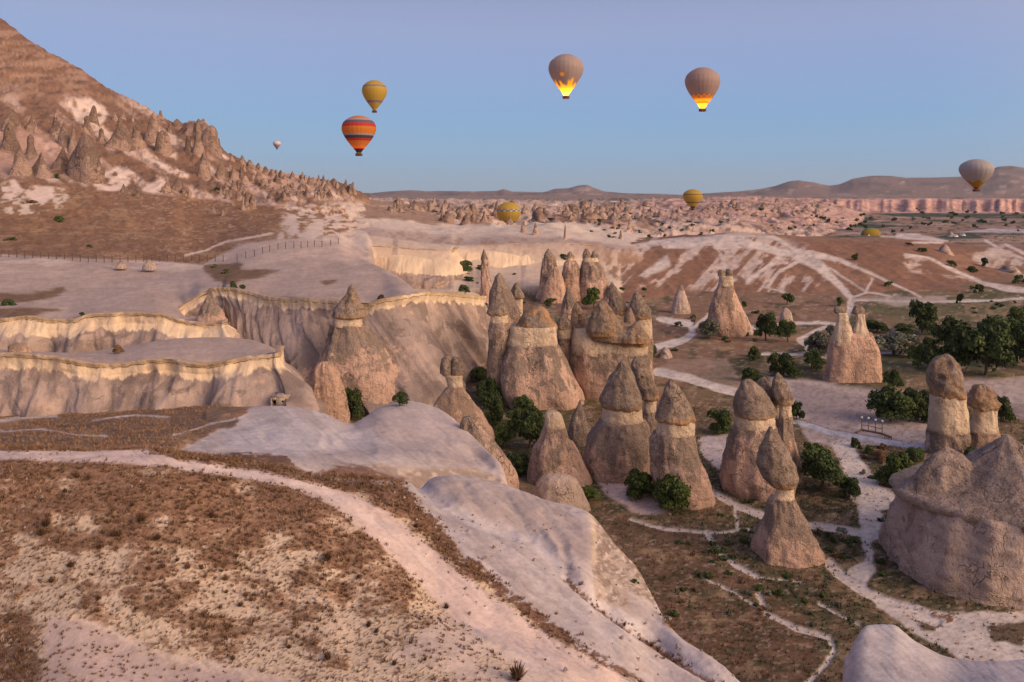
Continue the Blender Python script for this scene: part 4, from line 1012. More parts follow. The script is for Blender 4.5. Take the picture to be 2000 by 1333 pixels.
def ring_mesh(name, V, v, crust=None, mat=None, parent=None, origin=None):
    nr, seg = V.shape[:2]
    fc = grid_faces(nr, seg, wrap=True)[:, ::-1]
    tc = V[0].mean(0); tc[2] = V[0, :, 2].mean() + .02
    bc = V[-1].mean(0)
    P_ = np.concatenate([V.reshape(-1, 3), [tc, bc]])
    i = np.arange(seg); j = (i + 1) % seg
    ft = np.stack([np.full(seg, nr * seg), i, j], 1); fb = np.stack([np.full(seg, nr * seg + 1), (nr - 1) * seg + j, (nr - 1) * seg + i], 1)
    va = np.concatenate([v.ravel(), [0, 1]])
    ca = np.zeros(len(P_)) if crust is None else np.concatenate([crust.ravel(), [crust.ravel()[0], crust.ravel()[-1]]])
    me = np_mesh(name, P_ - np.array(origin), [fc, ft, fb], attrs={'v': va, 'crust': ca})
    return link_mesh(name, me, mat, parent)

def rock(name, label, Y0, body=None, neck=None, caps=(), k=.85, seed=0, mat=None, cat='rock', group=None, amp=.06, crust=1.0, seg=56, nr=44, capmat=None, sq=2.3, down=2.0, flute=.03, cap_k=None, orange=0.0, facet=.5, strata=0):
    allr = [r for part in ([body] if body else []) + ([neck] if neck else []) + [c[0] if isinstance(c, tuple) else c for c in caps] for r in part]
    last = (body or neck or (caps[0][0] if isinstance(caps[0], tuple) else caps[0]))[-1]
    org = ((( last[1] + last[2]) / 2 - CX) * Y0 / F, Y0, zof(last[0], Y0))
    pieces = (body is not None) + (neck is not None) + len(caps)
    root = None
    if pieces > 1: root = empty(name, org, label, cat, group)
    o = None
    if body:
        V, v = ring_body(body, Y0, k, seg, nr, amp, seed, sq, down=down, flute=flute, facet=facet, strata=strata)
        cru = np.clip(1.25 * (1 - v * 1.15), 0, 1) * crust
        o = ring_mesh('body' if root else name, V, v, cru, mat or m_body, root, org)
    if neck:
        V, v = ring_body(neck, Y0, k * .98, 48, 14, amp * .35, seed + 5, sq, down=0, flute=flute * .5, facet=facet * .3)
        o = ring_mesh('neck' if root else name, V, v, None, m_neck, root, org)
    for i, c in enumerate(caps):
        dY = 0; 
        ck = None
        if isinstance(c, tuple): dY = c[1]; ck = c[2] if len(c) > 2 else None; c = c[0]
        V, v = ring_body(c, Y0 + dY, ck or cap_k or k, 48, 30, amp * .8, seed + 9 + i * 3, 2.1, down=0, flute=.02, facet=facet * 1.6, strata=.05)
        o = ring_mesh('cap' if root else name, V, v, np.full(v.shape, orange), capmat or m_cap, root, org)
    if root is None:
        o.location = org; tag(o, label, cat, group)
        return o
    return root
STR = None
def cone(*rows): return [(float(a), float(b), float(c)) for a, b, c in rows]

FC = 'fairy chimney'
rock('fairy_chimney', 'chimney with pointed dark cap rising against the folded cliff at centre-left, widest at its foot', 150,
     body=cone((634,652,709),(650,647,722),(675,638,744),(710,625,772),(745,614,795),(780,606,814),(812,600,828)),
     neck=cone((616,655,704),(626,652,707),(638,650,709)), caps=[cone((556,686,688),(563,680,693),(575,675,698),(590,664,704),(605,653,711),(617,648,715),(622,655,708))], k=.75, seed=1, amp=.05, flute=.05, orange=.25, nr=60)
rock('rock_hump', 'smooth pinkish rock hump at the foot of the cliff chimney, left of the dark bushes', 137,
     body=cone((706,630,637),(712,620,648),(722,615,656),(740,612,664),(765,611,672),(785,609,677),(806,606,680)), k=.6, seed=2, amp=.05, mat=m_bodyw, crust=.3)
rock('rock_cone', 'small grey pointed rock beside the hump, at the gully under the cliff', 136,
     body=cone((748,616,620),(760,612,626),(778,608,632),(800,603,640)), k=.6, seed=3, amp=.06, seg=36, nr=24)
rock('fairy_chimney', 'small chimney with a cracked brown cap standing on the end of the pale mound', 122,
     body=cone((755,876,903),(762,868,907),(775,858,915),(790,848,926),(808,842,940),(826,848,952),(850,862,965)),
     neck=cone((733,868,904),(745,873,903),(758,876,904)), caps=[cone((696,868,879),(702,863,881),(715,860,882),(728,859,882),(735,866,882)), cone((698,884,893),(704,882,900),(716,882,906),(728,882,908),(736,882,902))], k=.8, seed=4, amp=.05, mat=m_bodyw)
rock('rock_flank', 'rough brown rock flank falling from the end of the pale mound into the gully', 101,
     body=cone((815,905,925),(830,900,940),(848,898,956),(870,900,972),(900,905,992),(925,915,1006),(950,925,1012)), k=.9, seed=5, amp=.08)
rock('rock_cone', 'grey cone standing alone on the end of the middle left terrace', 165,
     body=cone((577,407,409),(585,402,414),(597,396,424),(610,390,433),(622,385,440),(630,383,442)), k=.8, seed=6, amp=.04, crust=1.5, down=.6)
rock('boulder', 'orange-brown boulder on the lip of the lower left terrace', 136, body=cone((671,28,44),(675,21,52),(683,19,57),(691,20,58),(696,24,56)), k=.8, seed=7, amp=.1, mat=m_bodyw, down=.5, seg=32, nr=18)
rock('rock_stub', 'small white knob on the pale terrace edge by the fence, right one of two', 222, body=cone((508,289,293),(512,286,297),(518,282,302),(523,280,304)), seed=8, mat=m_pale, seg=24, nr=14, down=.6)
rock('rock_stub', 'small white knob on the pale terrace edge by the fence, left one of two', 222, body=cone((510,234,238),(513,231,241),(518,229,244),(521,227,246)), seed=9, mat=m_pale, seg=24, nr=14, down=.6)

# spires behind the centre
rock('rock_spire', 'tall thin rock needle behind the folded cliff, left of the chimney groups', 284,
     body=cone((487,944,946),(500,941,950),(520,940,953),(545,940,958),(560,939,963),(575,938,966),(590,936,970)), k=.8, seed=10, amp=.1)
rock('rock_cone', 'broad steep grey cone right behind the front capped chimney, left of centre', 168,
     body=cone((534,974,977),(545,966,984),(560,961,992),(575,957,1000),(592,956,1008),(611,962,1015),(640,965,1012),(700,965,1010)), k=.8, seed=11, amp=.06, crust=1.6)
rock('fairy_chimney', 'small chimney with blunt grey cap on a cream stalk, just right of the broad cone', 172,
     neck=cone((580,1003,1021),(600,1003,1021),(640,1002,1022)), caps=[cone((553,1007,1012),(560,1002,1016),(570,998,1020),(580,996,1024),(584,1000,1021))], seed=12)
rock('fairy_chimney', 'slim chimney with a grey cone cap leaning on the left side of the orange-capped block', 151,
     body=cone((630,958,993),(650,954,995),(680,954,990),(710,951,990),(740,950,1000),(770,953,1010),(790,960,1020)),
     neck=cone((612,959,991),(620,958,992),(634,958,993)), caps=[cone((573,971,974),(580,966,978),(592,959,984),(603,954,989),(612,951,993),(617,956,990))], k=.7, seed=13)
rock('fairy_chimney', 'huge blocky chimney with rugged orange-brown cap above a straight cream band', 152,
     body=cone((670,988,1087),(684,983,1094),(700,976,1102),(720,973,1112),(740,971,1120),(762,973,1132),(785,984,1138),(803,1000,1137),(812,1020,1130)),
     neck=cone((636,998,1086),(646,995,1086),(660,993,1087),(674,989,1088)),
     caps=[cone((599,1042,1058),(604,1036,1066),(613,1023,1072),(622,1016,1077),(630,1011,1083),(639,1007,1088),(646,1010,1087))], k=.8, seed=14, orange=.9, mat=m_body, crust=.85, sq=3.0, amp=.045, nr=60, seg=72)
rock('fairy_chimney', 'second huge chimney block right behind the orange-capped one, carrying a cluster of dark caps', 158,
     body=cone((682,1116,1262),(700,1114,1266),(725,1118,1270),(755,1126,1276),(785,1138,1280),(815,1150,1284),(840,1160,1290)),
     neck=cone((640,1120,1216),(648,1118,1240),(658,1116,1256),(672,1115,1264),(690,1114,1266)),
     caps=[cone((592,1123,1127),(602,1119,1134),(616,1116,1142),(630,1115,1147),(643,1117,1148)),
           (cone((587,1174,1180),(598,1165,1189),(612,1157,1200),(628,1150,1210),(645,1145,1218),(657,1150,1218)), -4),
           (cone((632,1180,1222),(640,1158,1244),(650,1146,1258),(661,1150,1266),(671,1190,1268),(675,1200,1266)), -2.5),
           (cone((629,1241,1247),(638,1232,1254),(650,1220,1262),(661,1208,1268),(669,1210,1268)), -5)], k=.62, seed=15, sq=2.8, amp=.045, nr=60, seg=72, crust=.8, orange=.35)
rock('fairy_chimney', 'short stub chimney with a small grey cap wedged between the two huge blocks', 158,
     body=cone((660,1088,1116),(680,1092,1114),(720,1104,1114)), neck=cone((640,1088,1116),(652,1088,1116),(662,1089,1116)), caps=[cone((616,1098,1103),(624,1092,1111),(633,1087,1117),(642,1086,1117))], k=.8, seed=16)
rock('fairy_chimney', 'dark cone-capped chimney behind the cap cluster, tallest of its row', 168,
     neck=cone((612,1190,1226),(625,1192,1224),(660,1190,1226),(720,1190,1226)), caps=[cone((552,1193,1197),(563,1190,1204),(578,1189,1213),(594,1188,1220),(606,1187,1226),(614,1190,1226))], seed=17, amp=.07)
rock('rock_stub', 'narrow reddish pinnacle squeezed between two capped chimneys in the cluster', 160,
     body=cone((601,1228,1232),(608,1224,1236),(620,1219,1239),(632,1219,1240),(650,1221,1238)), seed=18, mat=m_bodyw, amp=.12, seg=32, nr=20)
rock('fairy_chimney', 'chimney with round dark cap on a straight cream column, right end of the cluster', 166,
     body=cone((660,1240,1274),(680,1240,1275),(720,1240,1276),(760,1236,1278)), neck=cone((616,1240,1271),(640,1239,1273),(662,1240,1274)), caps=[cone((571,1240,1245),(580,1236,1254),(594,1232,1264),(607,1230,1272),(618,1231,1272),(623,1236,1270))], seed=19, mat=m_bodyw)
rock('rock_cone', 'low dark pointed rock before the cap cluster, above the stub chimney', 163,
     body=cone((560,1108,1110),(575,1103,1118),(592,1098,1124),(620,1096,1126)), seed=20, crust=1.6, amp=.09)

# rear group
rock('fairy_chimney', 'rear chimney with dark pointed cap, leftmost of the rear pink trio', 296,
     body=cone((505,1061,1085),(524,1058,1088),(545,1056,1092),(565,1052,1098),(590,1045,1106)), caps=[cone((486,1070,1072),(493,1066,1077),(500,1063,1083),(507,1062,1086))], k=.9, seed=21, amp=.07)
rock('rock_hump', 'pink rounded rock leaning before the leftmost rear chimney', 288, body=cone((522,1084,1090),(530,1078,1095),(545,1070,1100),(565,1062,1104),(592,1056,1106)), seed=22, mat=m_bodyw, k=.8, crust=.2)
rock('fairy_chimney', 'rear chimney with small rusty cap, middle of the rear pink trio', 294,
     body=cone((509,1106,1123),(524,1099,1132),(545,1098,1134),(570,1097,1138),(592,1094,1142)), neck=cone((502,1107,1122),(511,1106,1123)), caps=[cone((492,1112,1115),(497,1108,1119),(503,1106,1123))], seed=23, mat=m_bodyw, k=.8, amp=.05, crust=.7)
rock('fairy_chimney', 'rear chimney with twin dark caps side by side, right of the rear pink trio', 294,
     body=cone((511,1136,1169),(525,1133,1177),(545,1132,1184),(570,1131,1190),(592,1130,1194)), neck=cone((504,1139,1168),(513,1137,1169)),
     caps=[cone((486,1143,1147),(492,1140,1151),(499,1138,1154),(506,1138,1155)), cone((490,1158,1162),(495,1156,1167),(501,1155,1170),(507,1155,1170))], seed=24, mat=m_body, k=.8, crust=.9)
rock('rock_cone', 'low brown cone at the right foot of the twin-capped rear chimney', 290, body=cone((552,1194,1196),(565,1188,1204),(580,1182,1212),(594,1176,1218)), seed=25, k=.8, crust=1.4)
rock('fairy_chimney', 'tall pink chimney with two small caps standing alone beside the curved path', 223,
     body=cone((558,1402,1431),(568,1398,1434),(580,1393,1438),(604,1387,1449),(629,1383,1456),(648,1384,1458),(664,1390,1455)), neck=cone((540,1405,1430),(550,1404,1431),(560,1402,1431)),
     caps=[cone((527,1405,1410),(532,1402,1414),(540,1402,1415)), cone((526,1419,1425),(532,1417,1430),(541,1417,1431))], k=.85, seed=26, mat=m_bodyw, crust=.75)
rock('rock_hump', 'low pinkish rock toe against the right foot of the lone two-capped chimney', 224, body=cone((606,1448,1452),(622,1445,1460),(640,1443,1468),(655,1440,1474)), seed=27, mat=m_pale, k=.7, crust=.2, seg=36, nr=20)
rock('rock_cone', 'small pale cone in the brown grass, left of the lone two-capped chimney', 262, body=cone((557,1330,1332),(570,1323,1337),(585,1317,1342),(600,1313,1346),(614,1311,1348)), seed=28, mat=m_pale, k=.8, crust=.6, seg=40, nr=26)
rock('rock_cone', 'small pale pinnacle between dark trees in the middle distance', 236, body=cone((601,1533,1536),(608,1528,1542),(620,1524,1547),(640,1522,1549)), seed=29, mat=m_pale, k=.8, crust=.4, seg=36, nr=22)
rock('fairy_chimney', 'twin-pillared orange chimney alone on open ground, two small brown caps on top', 169,
     body=cone((650,1640,1690),(656,1630,1700),(667,1624,1710),(690,1621,1718),(712,1620,1720),(735,1616,1721),(752,1610,1723)),
     neck=None, caps=[cone((599,1632,1648),(603,1629,1653),(609,1629,1654),(614,1634,1652)), cone((598,1670,1682),(603,1667,1687),(611,1665,1688),(617,1672,1688))], k=.5, seed=30, mat=m_bodyw, crust=.1, sq=2.6, amp=.05)
for rws, l in ((cone((612,1634,1655),(625,1634,1656),(645,1629,1662),(675,1625,1668)), 0), (cone((614,1674,1687),(630,1673,1689),(645,1668,1694),(675,1664,1702)), 1)):
    rt = [o for o in scene.objects if o.get('label', '').startswith('twin-pillared')][0]
    V, v = ring_body(rws, 168.5, .75, 40, 26, .05, 60 + l, 2.6, down=0, flute=.03)
    ring_mesh('pillar', V, v, v * 0, m_neck, rt, tuple(rt.location))
V, v = ring_body(cone((649,1698,1702),(660,1694,1707),(690,1690,1716),(720,1690,1719)), 168, .8, 36, 22, .06, 66, 2.4, down=0)
ring_mesh('side_peak', V, v, v * 0, m_bodyw, rt, tuple(rt.location))

# front centre group
rock('fairy_chimney', 'tall front-centre chimney with a big domed cone cap, left of two matching ones', 113,
     body=cone((820,1172,1256),(836,1162,1262),(850,1152,1267),(868,1144,1270),(890,1139,1271),(915,1137,1270),(940,1140,1268),(962,1150,1264)),
     neck=cone((795,1179,1252),(806,1178,1253),(824,1174,1255)), caps=[cone((706,1212,1217),(711,1209,1222),(720,1206,1230),(735,1193,1238),(752,1184,1244),(768,1176,1250),(784,1170,1254),(793,1174,1253),(798,1182,1250)) ], k=.9, seed=31, amp=.05, nr=60, seg=72)
rock('fairy_chimney', 'crooked chimney with a broken lumpy cap, tucked between the two cone-capped ones', 124,
     body=cone((802,1256,1282),(825,1252,1286),(860,1250,1286),(900,1250,1290),(935,1250,1290)), neck=cone((775,1258,1283),(790,1257,1282),(806,1256,1282)),
     caps=[cone((696,1241,1247),(703,1237,1254),(712,1233,1260),(725,1234,1268),(738,1238,1275),(752,1243,1281),(766,1248,1285),(777,1250,1286),(782,1256,1282))], k=.8, seed=32, amp=.09, facet=1)
rock('fairy_chimney', 'front-centre chimney with a pointed knobbed cap, right of two matching ones', 103,
     body=cone((845,1281,1356),(862,1274,1360),(887,1271,1365),(920,1271,1379),(950,1280,1390),(975,1288,1396),(1003,1298,1399),(1012,1300,1398)),
     neck=cone((820,1286,1355),(832,1285,1356),(848,1282,1356)), caps=[cone((741,1308,1312),(746,1304,1317),(754,1301,1324),(772,1294,1335),(788,1289,1346),(804,1284,1354),(818,1281,1357),(824,1287,1354))], k=.85, seed=33, amp=.06, nr=60, seg=72)
rock('fairy_chimney', 'front chimney without a cap, stub neck on a broad brown cone above the white mound', 110,
     body=cone((834,1064,1104),(846,1058,1108),(860,1051,1114),(880,1042,1130),(905,1038,1140),(930,1035,1152),(960,1034,1162),(985,1034,1168)),
     neck=cone((804,1068,1090),(809,1065,1096),(822,1064,1101),(838,1064,1105)), k=.8, seed=34, amp=.05, nr=56, crust=.6)
rock('rock_cone', 'dark grey slender cone behind the capless front chimney', 126, body=cone((781,1132,1134),(795,1127,1138),(819,1116,1146),(850,1108,1156),(885,1104,1162),(925,1104,1166)), seed=35, crust=2.0, k=.8)
rock('rock_hump', 'small white dome at the foot of the capless front chimney', 100, body=cone((926,1085,1100),(929,1070,1112),(936,1058,1124),(948,1050,1132),(968,1044,1140),(990,1040,1150)), seed=36, mat=m_pale, crust=0, k=.7, amp=.03)

# right-centre group
rock('fairy_chimney', 'chimney with low rubble-topped cap, broad grey body, front of the right-hand trio', 107,
     body=cone((832,1436,1512),(846,1430,1516),(862,1424,1524),(885,1417,1535),(915,1412,1546),(945,1413,1549),(965,1418,1547),(983,1430,1540)),
     neck=cone((812,1438,1510),(822,1437,1512),(836,1436,1513)), caps=[cone((741,1458,1466),(748,1450,1474),(757,1447,1486),(768,1442,1496),(782,1438,1504),(798,1435,1511),(809,1435,1513),(815,1441,1510))], k=.85, seed=37, amp=.06, nr=60, seg=72, crust=.9)
rock('fairy_chimney', 'chimney with narrow pointed cap, middle of the right-hand trio', 113,
     body=cone((815,1496,1524),(850,1494,1528),(900,1490,1532)), neck=cone((788,1496,1523),(800,1497,1522),(820,1496,1523)), caps=[cone((737,1489,1493),(744,1482,1500),(757,1477,1510),(772,1478,1517),(784,1482,1521),(791,1488,1520))], seed=38, k=.8)
rock('fairy_chimney', 'slim tall chimney with a dark pointed cap, rightmost of the right-hand trio', 111,
     body=cone((812,1522,1547),(835,1519,1549),(860,1515,1552),(885,1510,1558),(910,1508,1563),(932,1510,1565),(958,1515,1560)), neck=cone((786,1523,1545),(800,1523,1545),(816,1522,1547)), caps=[cone((728,1518,1521),(735,1514,1527),(750,1508,1536),(765,1508,1543),(780,1513,1548),(789,1518,1547))], k=.85, seed=39)
rock('fairy_chimney', 'nearest slender chimney with egg-shaped cap, spike on top and flared foot, beside the path', 88,
     body=cone((972,1506,1552),(985,1500,1558),(1005,1496,1570),(1040,1480,1584),(1070,1473,1600),(1095,1469,1612),(1112,1472,1618),(1126,1478,1616)),
     neck=cone((950,1516,1548),(960,1517,1549),(974,1507,1551)), caps=[cone((834,1503,1508),(843,1499,1512),(852,1496,1516),(861,1493,1522),(872,1486,1532),(886,1482,1541),(900,1480,1548),(916,1483,1554),(930,1490,1557),(943,1500,1555),(952,1512,1550))], k=.85, seed=40, amp=.055, nr=70, seg=72, crust=.85, facet=.8)
rock('fairy_chimney', 'pillar with a tall broken brown cap at the far right, taller of the pair', 122,
     body=cone((840,1814,1888),(860,1812,1890),(880,1812,1888),(905,1814,1884)), neck=cone((772,1820,1883),(790,1819,1884),(815,1817,1888),(843,1814,1889)),
     caps=[cone((692,1841,1853),(697,1832,1859),(705,1821,1865),(718,1817,1871),(732,1814,1875),(748,1815,1880),(762,1819,1884),(775,1822,1883))], k=.8, seed=41, amp=.08, facet=1.2, orange=.3)
rock('fairy_chimney', 'pillar with a jagged rust-coloured cap at the far right, shorter of the pair', 125,
     body=cone((842,1893,1946),(860,1888,1950),(880,1884,1948),(908,1882,1944)), neck=cone((795,1904,1944),(815,1903,1944),(845,1893,1947)),
     caps=[cone((752,1908,1924),(758,1903,1932),(768,1899,1940),(780,1893,1946),(790,1892,1949),(799,1902,1944))], k=.8, seed=42, amp=.09, facet=1.3, orange=.5, mat=m_bodyw)
# the big one at the right edge
big = rock('rock_mass', 'massive blunt rock at the right edge, smooth grey cone top over a pale ribbed wall', 86,
     body=cone((962,1788,2190),(985,1778,2200),(1020,1766,2210),(1060,1752,2222),(1098,1746,2228),(1118,1748,2228)),
     caps=[(cone((849,1964,1970),(858,1955,1982),(870,1942,2000),(885,1926,2026),(900,1906,2054),(918,1880,2086),(936,1848,2124),(950,1806,2170),(962,1760,2220),(972,1762,2216),(977,1782,2196)), 0),
           (cone((873,1846,1852),(882,1834,1868),(893,1820,1886),(905,1808,1900),(922,1794,1912),(942,1778,1922),(962,1764,1930),(972,1770,1928)), 0, .42)], k=.75, seed=43, amp=.035, flute=.035, nr=84, seg=120, strata=.09, crust=.35, sq=2.4, orange=.05, facet=.9,
     capmat=rock_mat('grey_cone_rock', (.36, .275, .245), (.24, .175, .15), (.45, .355, .32), (.42, .30, .22), scale=.7, kind='cap'), mat=m_pale)
# ------------------------------------------------------------------ small spires (ridge, hillside, badlands)
spire_meshes = []
for q in range(7):
    hh_ = [1, .93, .8, .62, .42, .2, 0, -.15]; ww = [[.02,.07,.14,.22,.31,.40,.48,.52],[.03,.09,.13,.17,.23,.33,.46,.5],[.05,.16,.26,.33,.39,.45,.5,.55],[.02,.05,.10,.2,.33,.45,.55,.6],[.03,.12,.13,.15,.27,.38,.46,.5],[.08,.2,.3,.36,.42,.5,.58,.6],[.02,.08,.2,.3,.34,.45,.56,.6]][q]
    seg = 22; nr = 18
    z = np.interp(np.linspace(0, 7, nr), range(8), hh_); w = np.interp(np.linspace(0, 7, nr), range(8), ww)
    th = np.linspace(0, 2 * math.pi, seg, endpoint=False)
    X = np.cos(th)[None] * w[:, None]; Yv = np.sin(th)[None] * w[:, None] * .85; Z = np.repeat(z[:, None], seg, 1)
    d = 1 + .62 * fbm(X * 2.4 + q * 9, Yv * 2.4, Z * 2.2, oct=3, seed=400 + q)
    X = X * d + .07 * fbm(Z * 2, Z * 0 + q, oct=2, seed=410); Yv = Yv * d
    V = np.stack([X, Yv, Z], -1); v = np.repeat(np.linspace(0, 1, nr)[:, None], seg, 1)
    tmp = ring_mesh('rock_spire', V, v, np.clip(1.3 - v * 1.3, 0, 1), None, None, (0, 0, 0))
    spire_meshes.append(tmp.data); bpy.data.objects.remove(tmp)
sp_mats = [m_far, m_farp, m_far, m_cap]
SPM = {}
def spire(px, py, wpx, hpx, q, mat, label, group, ymin=0, name='rock_spire', rot=None):
    g = pick(px, py, ymin)
    key = (q, mat.name)
    if key not in SPM:
        SPM[key] = spire_meshes[q].copy(); SPM[key].materials.clear(); SPM[key].materials.append(mat)
    o = bpy.data.objects.new(name, SPM[key]); COL.objects.link(o)
    s = g.y / F
    sink = .5 if group in (G1, 'crowded pinnacles below the mountain ridge') else .12
    o.location = (g.x, g.y + .25 * wpx * s, g.z - sink * hpx * s)
    o.scale = (wpx * s * (1.55 if group in (G1, 'crowded pinnacles below the mountain ridge') else 1.25), wpx * s * 1.3, hpx * s * (1 + sink)); o.rotation_euler = (0, 0, random.uniform(0, 6.28) if rot is None else rot)
    return tag(o, label, 'rock', group)
G1 = 'rock cones on the left mountain slope'
for px, py, w, h, mt_ in ((155,352,62,88,2),(118,330,30,45,0),(140,302,26,52,0),(105,262,26,40,2),(120,285,34,48,2),(30,345,52,50,2),(72,345,46,46,0),(10,300,44,60,0),(230,292,46,62,0),(265,285,34,40,0),(296,282,36,58,0),(196,282,22,30,0),(165,262,24,32,2),
                      (222,235,10,20,1),(240,238,10,18,1),(258,240,10,18,1),(180,240,26,34,0),(55,310,34,44,0),(20,255,30,36,0),(60,262,26,36,0),(315,300,26,44,0),(345,375,26,30,0),(325,378,20,26,0),(385,300,28,60,0),(410,300,26,52,0),(395,345,26,44,0),(366,300,24,34,0),
                      (400,352,24,28,2),(430,350,22,30,2),(455,352,20,28,0),(470,350,18,26,0),(480,410,16,34,0),(492,408,12,26,0),(474,412,12,24,0),(415,418,16,14,1),(434,423,12,12,1),(265,385,16,22,2),(240,380,18,20,2),(360,385,16,18,0),(300,250,14,22,0),(330,262,14,20,0)):
    spire(px, py, w, h, random.randrange(7), sp_mats[mt_], 'weathered pinkish rock cone on the slope of the left mountain', G1, ymin=300)
G2 = 'jagged pinnacles on the mountain ridge'
for px, py, w, h in ((312,232,10,12),(345,246,14,14),(372,262,20,22),(385,268,24,30),(398,276,24,30),(410,286,22,28),(424,296,16,24),(452,312,9,12),(472,318,9,14),(486,326,12,14),(503,332,9,14),(518,336,9,10),(570,348,9,12),(590,350,10,14),(610,355,9,10),(632,362,12,12),(640,365,10,10),(548,344,8,12),(530,340,9,9),(555,348,8,8)):
    o = spire(px, py + 4, w * 1.3, h * 1.25, random.choice((1, 2, 4)), sp_mats[0], 'jagged brown pinnacle standing on the skyline ridge of the mountain', G2, ymin=480)
G3 = 'crowded pinnacles below the mountain ridge'
for k in range(95):
    px = random.uniform(425, 690); t_ = (px - 425) / 265
    py = random.uniform(325 + 42 * t_, 392 + 4 * t_)
    spire(px, py, random.uniform(8, 17), random.uniform(8, 18), random.randrange(7), sp_mats[random.choice((0, 0, 0, 1, 2))], 'small rock pinnacle in the crowded belt under the mountain ridge', G3, ymin=380)
G4 = 'badland spires behind the rear cliffs'
for k in range(95):
    px = random.uniform(760, 1230)
    py = random.uniform(408, 440) if px > 860 else random.uniform(396, 418)
    s_ = 1.25 if 860 < px < 1230 else .9
    spire(px, py, random.uniform(9, 20) * s_, random.uniform(6, 17) * s_, random.randrange(7), sp_mats[random.choice((0, 0, 1, 1, 2))], 'brown and cream rock spire in the badlands behind the rear cliffs', G4, ymin=520)
G5 = 'distant pink badland spires'
for k in range(90):
    px = random.uniform(1180, 1640); py = random.uniform(398, 425) + (6 if px < 1400 else 0)
    spire(px, py, random.uniform(7, 15), random.uniform(4, 9), random.randrange(7), sp_mats[random.choice((0, 1, 1))], 'distant pink rock spire near the foot of the far plateau', G5, ymin=800)
for px, py, w, h, lab in ((1023,455,14,26,'brown cone on the white domes, left of a matching pair'), (1046,460,16,24,'brown cone on the white domes, right of a matching pair'), (1104,468,9,30,'thin brown pinnacle standing in front of the white domes'), (1230,452,10,24,'thin brown spire near green shrubs past the white domes'),
                      (1213,468,12,18,'small pale cone at the right end of the white domes'), (1200,450,9,30,'slender brown spire behind the right end of the white domes'), (1848,497,26,18,'rounded pale boulder among shrubs on the right hillside'), (1975,533,34,14,'flat pale boulder by the dirt road at the right edge'),
                      (1300,700,26,20,'pale boulder beside the bush and path, right of the cap cluster'),(1859,463,14,10,'pinkish boulder near the white vehicles far right')):
    spire(px, py, w, h, 2 if h < w else 1, m_pale if 'pale' in lab or 'pink' in lab else m_body, lab, None, name='rock_spire' if h > w else 'boulder')

# ------------------------------------------------------------------ foliage
def leaf_mat(name, a, b_, c):
    m, nt, b = new_mat(name, .75)
    v = attr(nt, 'rnd')
    n = noise(nt, obpos(nt), 1.6, 3, .6)
    cc = mixc(nt, ramp(nt, mth(nt, 'ADD', mth(nt, 'MULTIPLY', v, .6), mth(nt, 'MULTIPLY', n, .5)), .25, .85), a, b_)
    cc = mixc(nt, ramp(nt, v, .9, 1.0), cc, c)
    oi = nt.nodes.new('ShaderNodeObjectInfo'); cc = mixc(nt, 1.0, cc, ramp(nt, oi.outputs['Random'], 0, 1, .75, 1.35), 'MULTIPLY')
    nt.links.new(cc, b.inputs['Base Color'])
    return m
m_leaf = leaf_mat('dark_green_leaves', (.028, .042, .015), (.075, .10, .032), (.12, .14, .05))
m_leafb = leaf_mat('bright_green_leaves', (.032, .048, .013), (.085, .115, .030), (.13, .15, .05))
m_olive = leaf_mat('grey_olive_leaves', (.085, .088, .062), (.19, .19, .14), (.27, .26, .2))
m_dry = leaf_mat('dry_stems', (.10, .058, .036), (.22, .125, .075), (.34, .22, .13))
m_straw = leaf_mat('straw_grass', (.19, .11, .068), (.33, .20, .12), (.46, .32, .21))
m_bark = new_mat('bark')[0]; m_bark.node_tree.nodes['Principled BSDF'].inputs['Base Color'].default_value = (.09, .065, .05, 1)

def crown_mesh(name, n, leaf, seed, flat=1.0, blobs=11, low=.12):
    r = np.random.default_rng(seed)
    bc = []
    for k in range(blobs):
        a = r.uniform(0, 6.28); rad = r.uniform(.15, .72); zz = r.uniform(low + .18, .95)
        rad *= (1 - .75 * max(0, zz - .35))
        bc.append((math.cos(a) * rad, math.sin(a) * rad, zz * flat, r.uniform(.19, .38) * (1 - .25 * zz)))
    bc = np.array(bc)
    w = bc[:, 3] ** 2; pickb = r.choice(blobs, n, p=w / w.sum())
    d = r.normal(size=(n, 3)); d[:, 2] = np.abs(d[:, 2]) * .9 - .25 * r.random(n); d /= np.linalg.norm(d, axis=1)[:, None]
    rr = r.uniform(.62, 1.06, n) ** .6 * (1 + .38 * (r.random(n) > .9) * r.random(n))
    c = bc[pickb, :3] + d * (bc[pickb, 3] * rr)[:, None]
    c[:, 2] = np.maximum(c[:, 2], .02)
    nrm = d + r.normal(size=(n, 3)) * .55; nrm /= np.linalg.norm(nrm, axis=1)[:, None]
    t1_ = np.cross(nrm, r.normal(size=(n, 3))); t1_ /= np.linalg.norm(t1_, axis=1)[:, None]; t2_ = np.cross(nrm, t1_)
    s = (leaf * r.uniform(.6, 1.4, n))[:, None]
    V = np.stack([c - t1_ * s, c + t2_ * s * .55, c + t1_ * s * 1.1, c - t2_ * s * .55], 1).reshape(-1, 3)
    rn = np.repeat(r.random(n), 4)
    return np_mesh(name, V, np.arange(4 * n).reshape(n, 4), smooth=False, attrs={'rnd': rn})
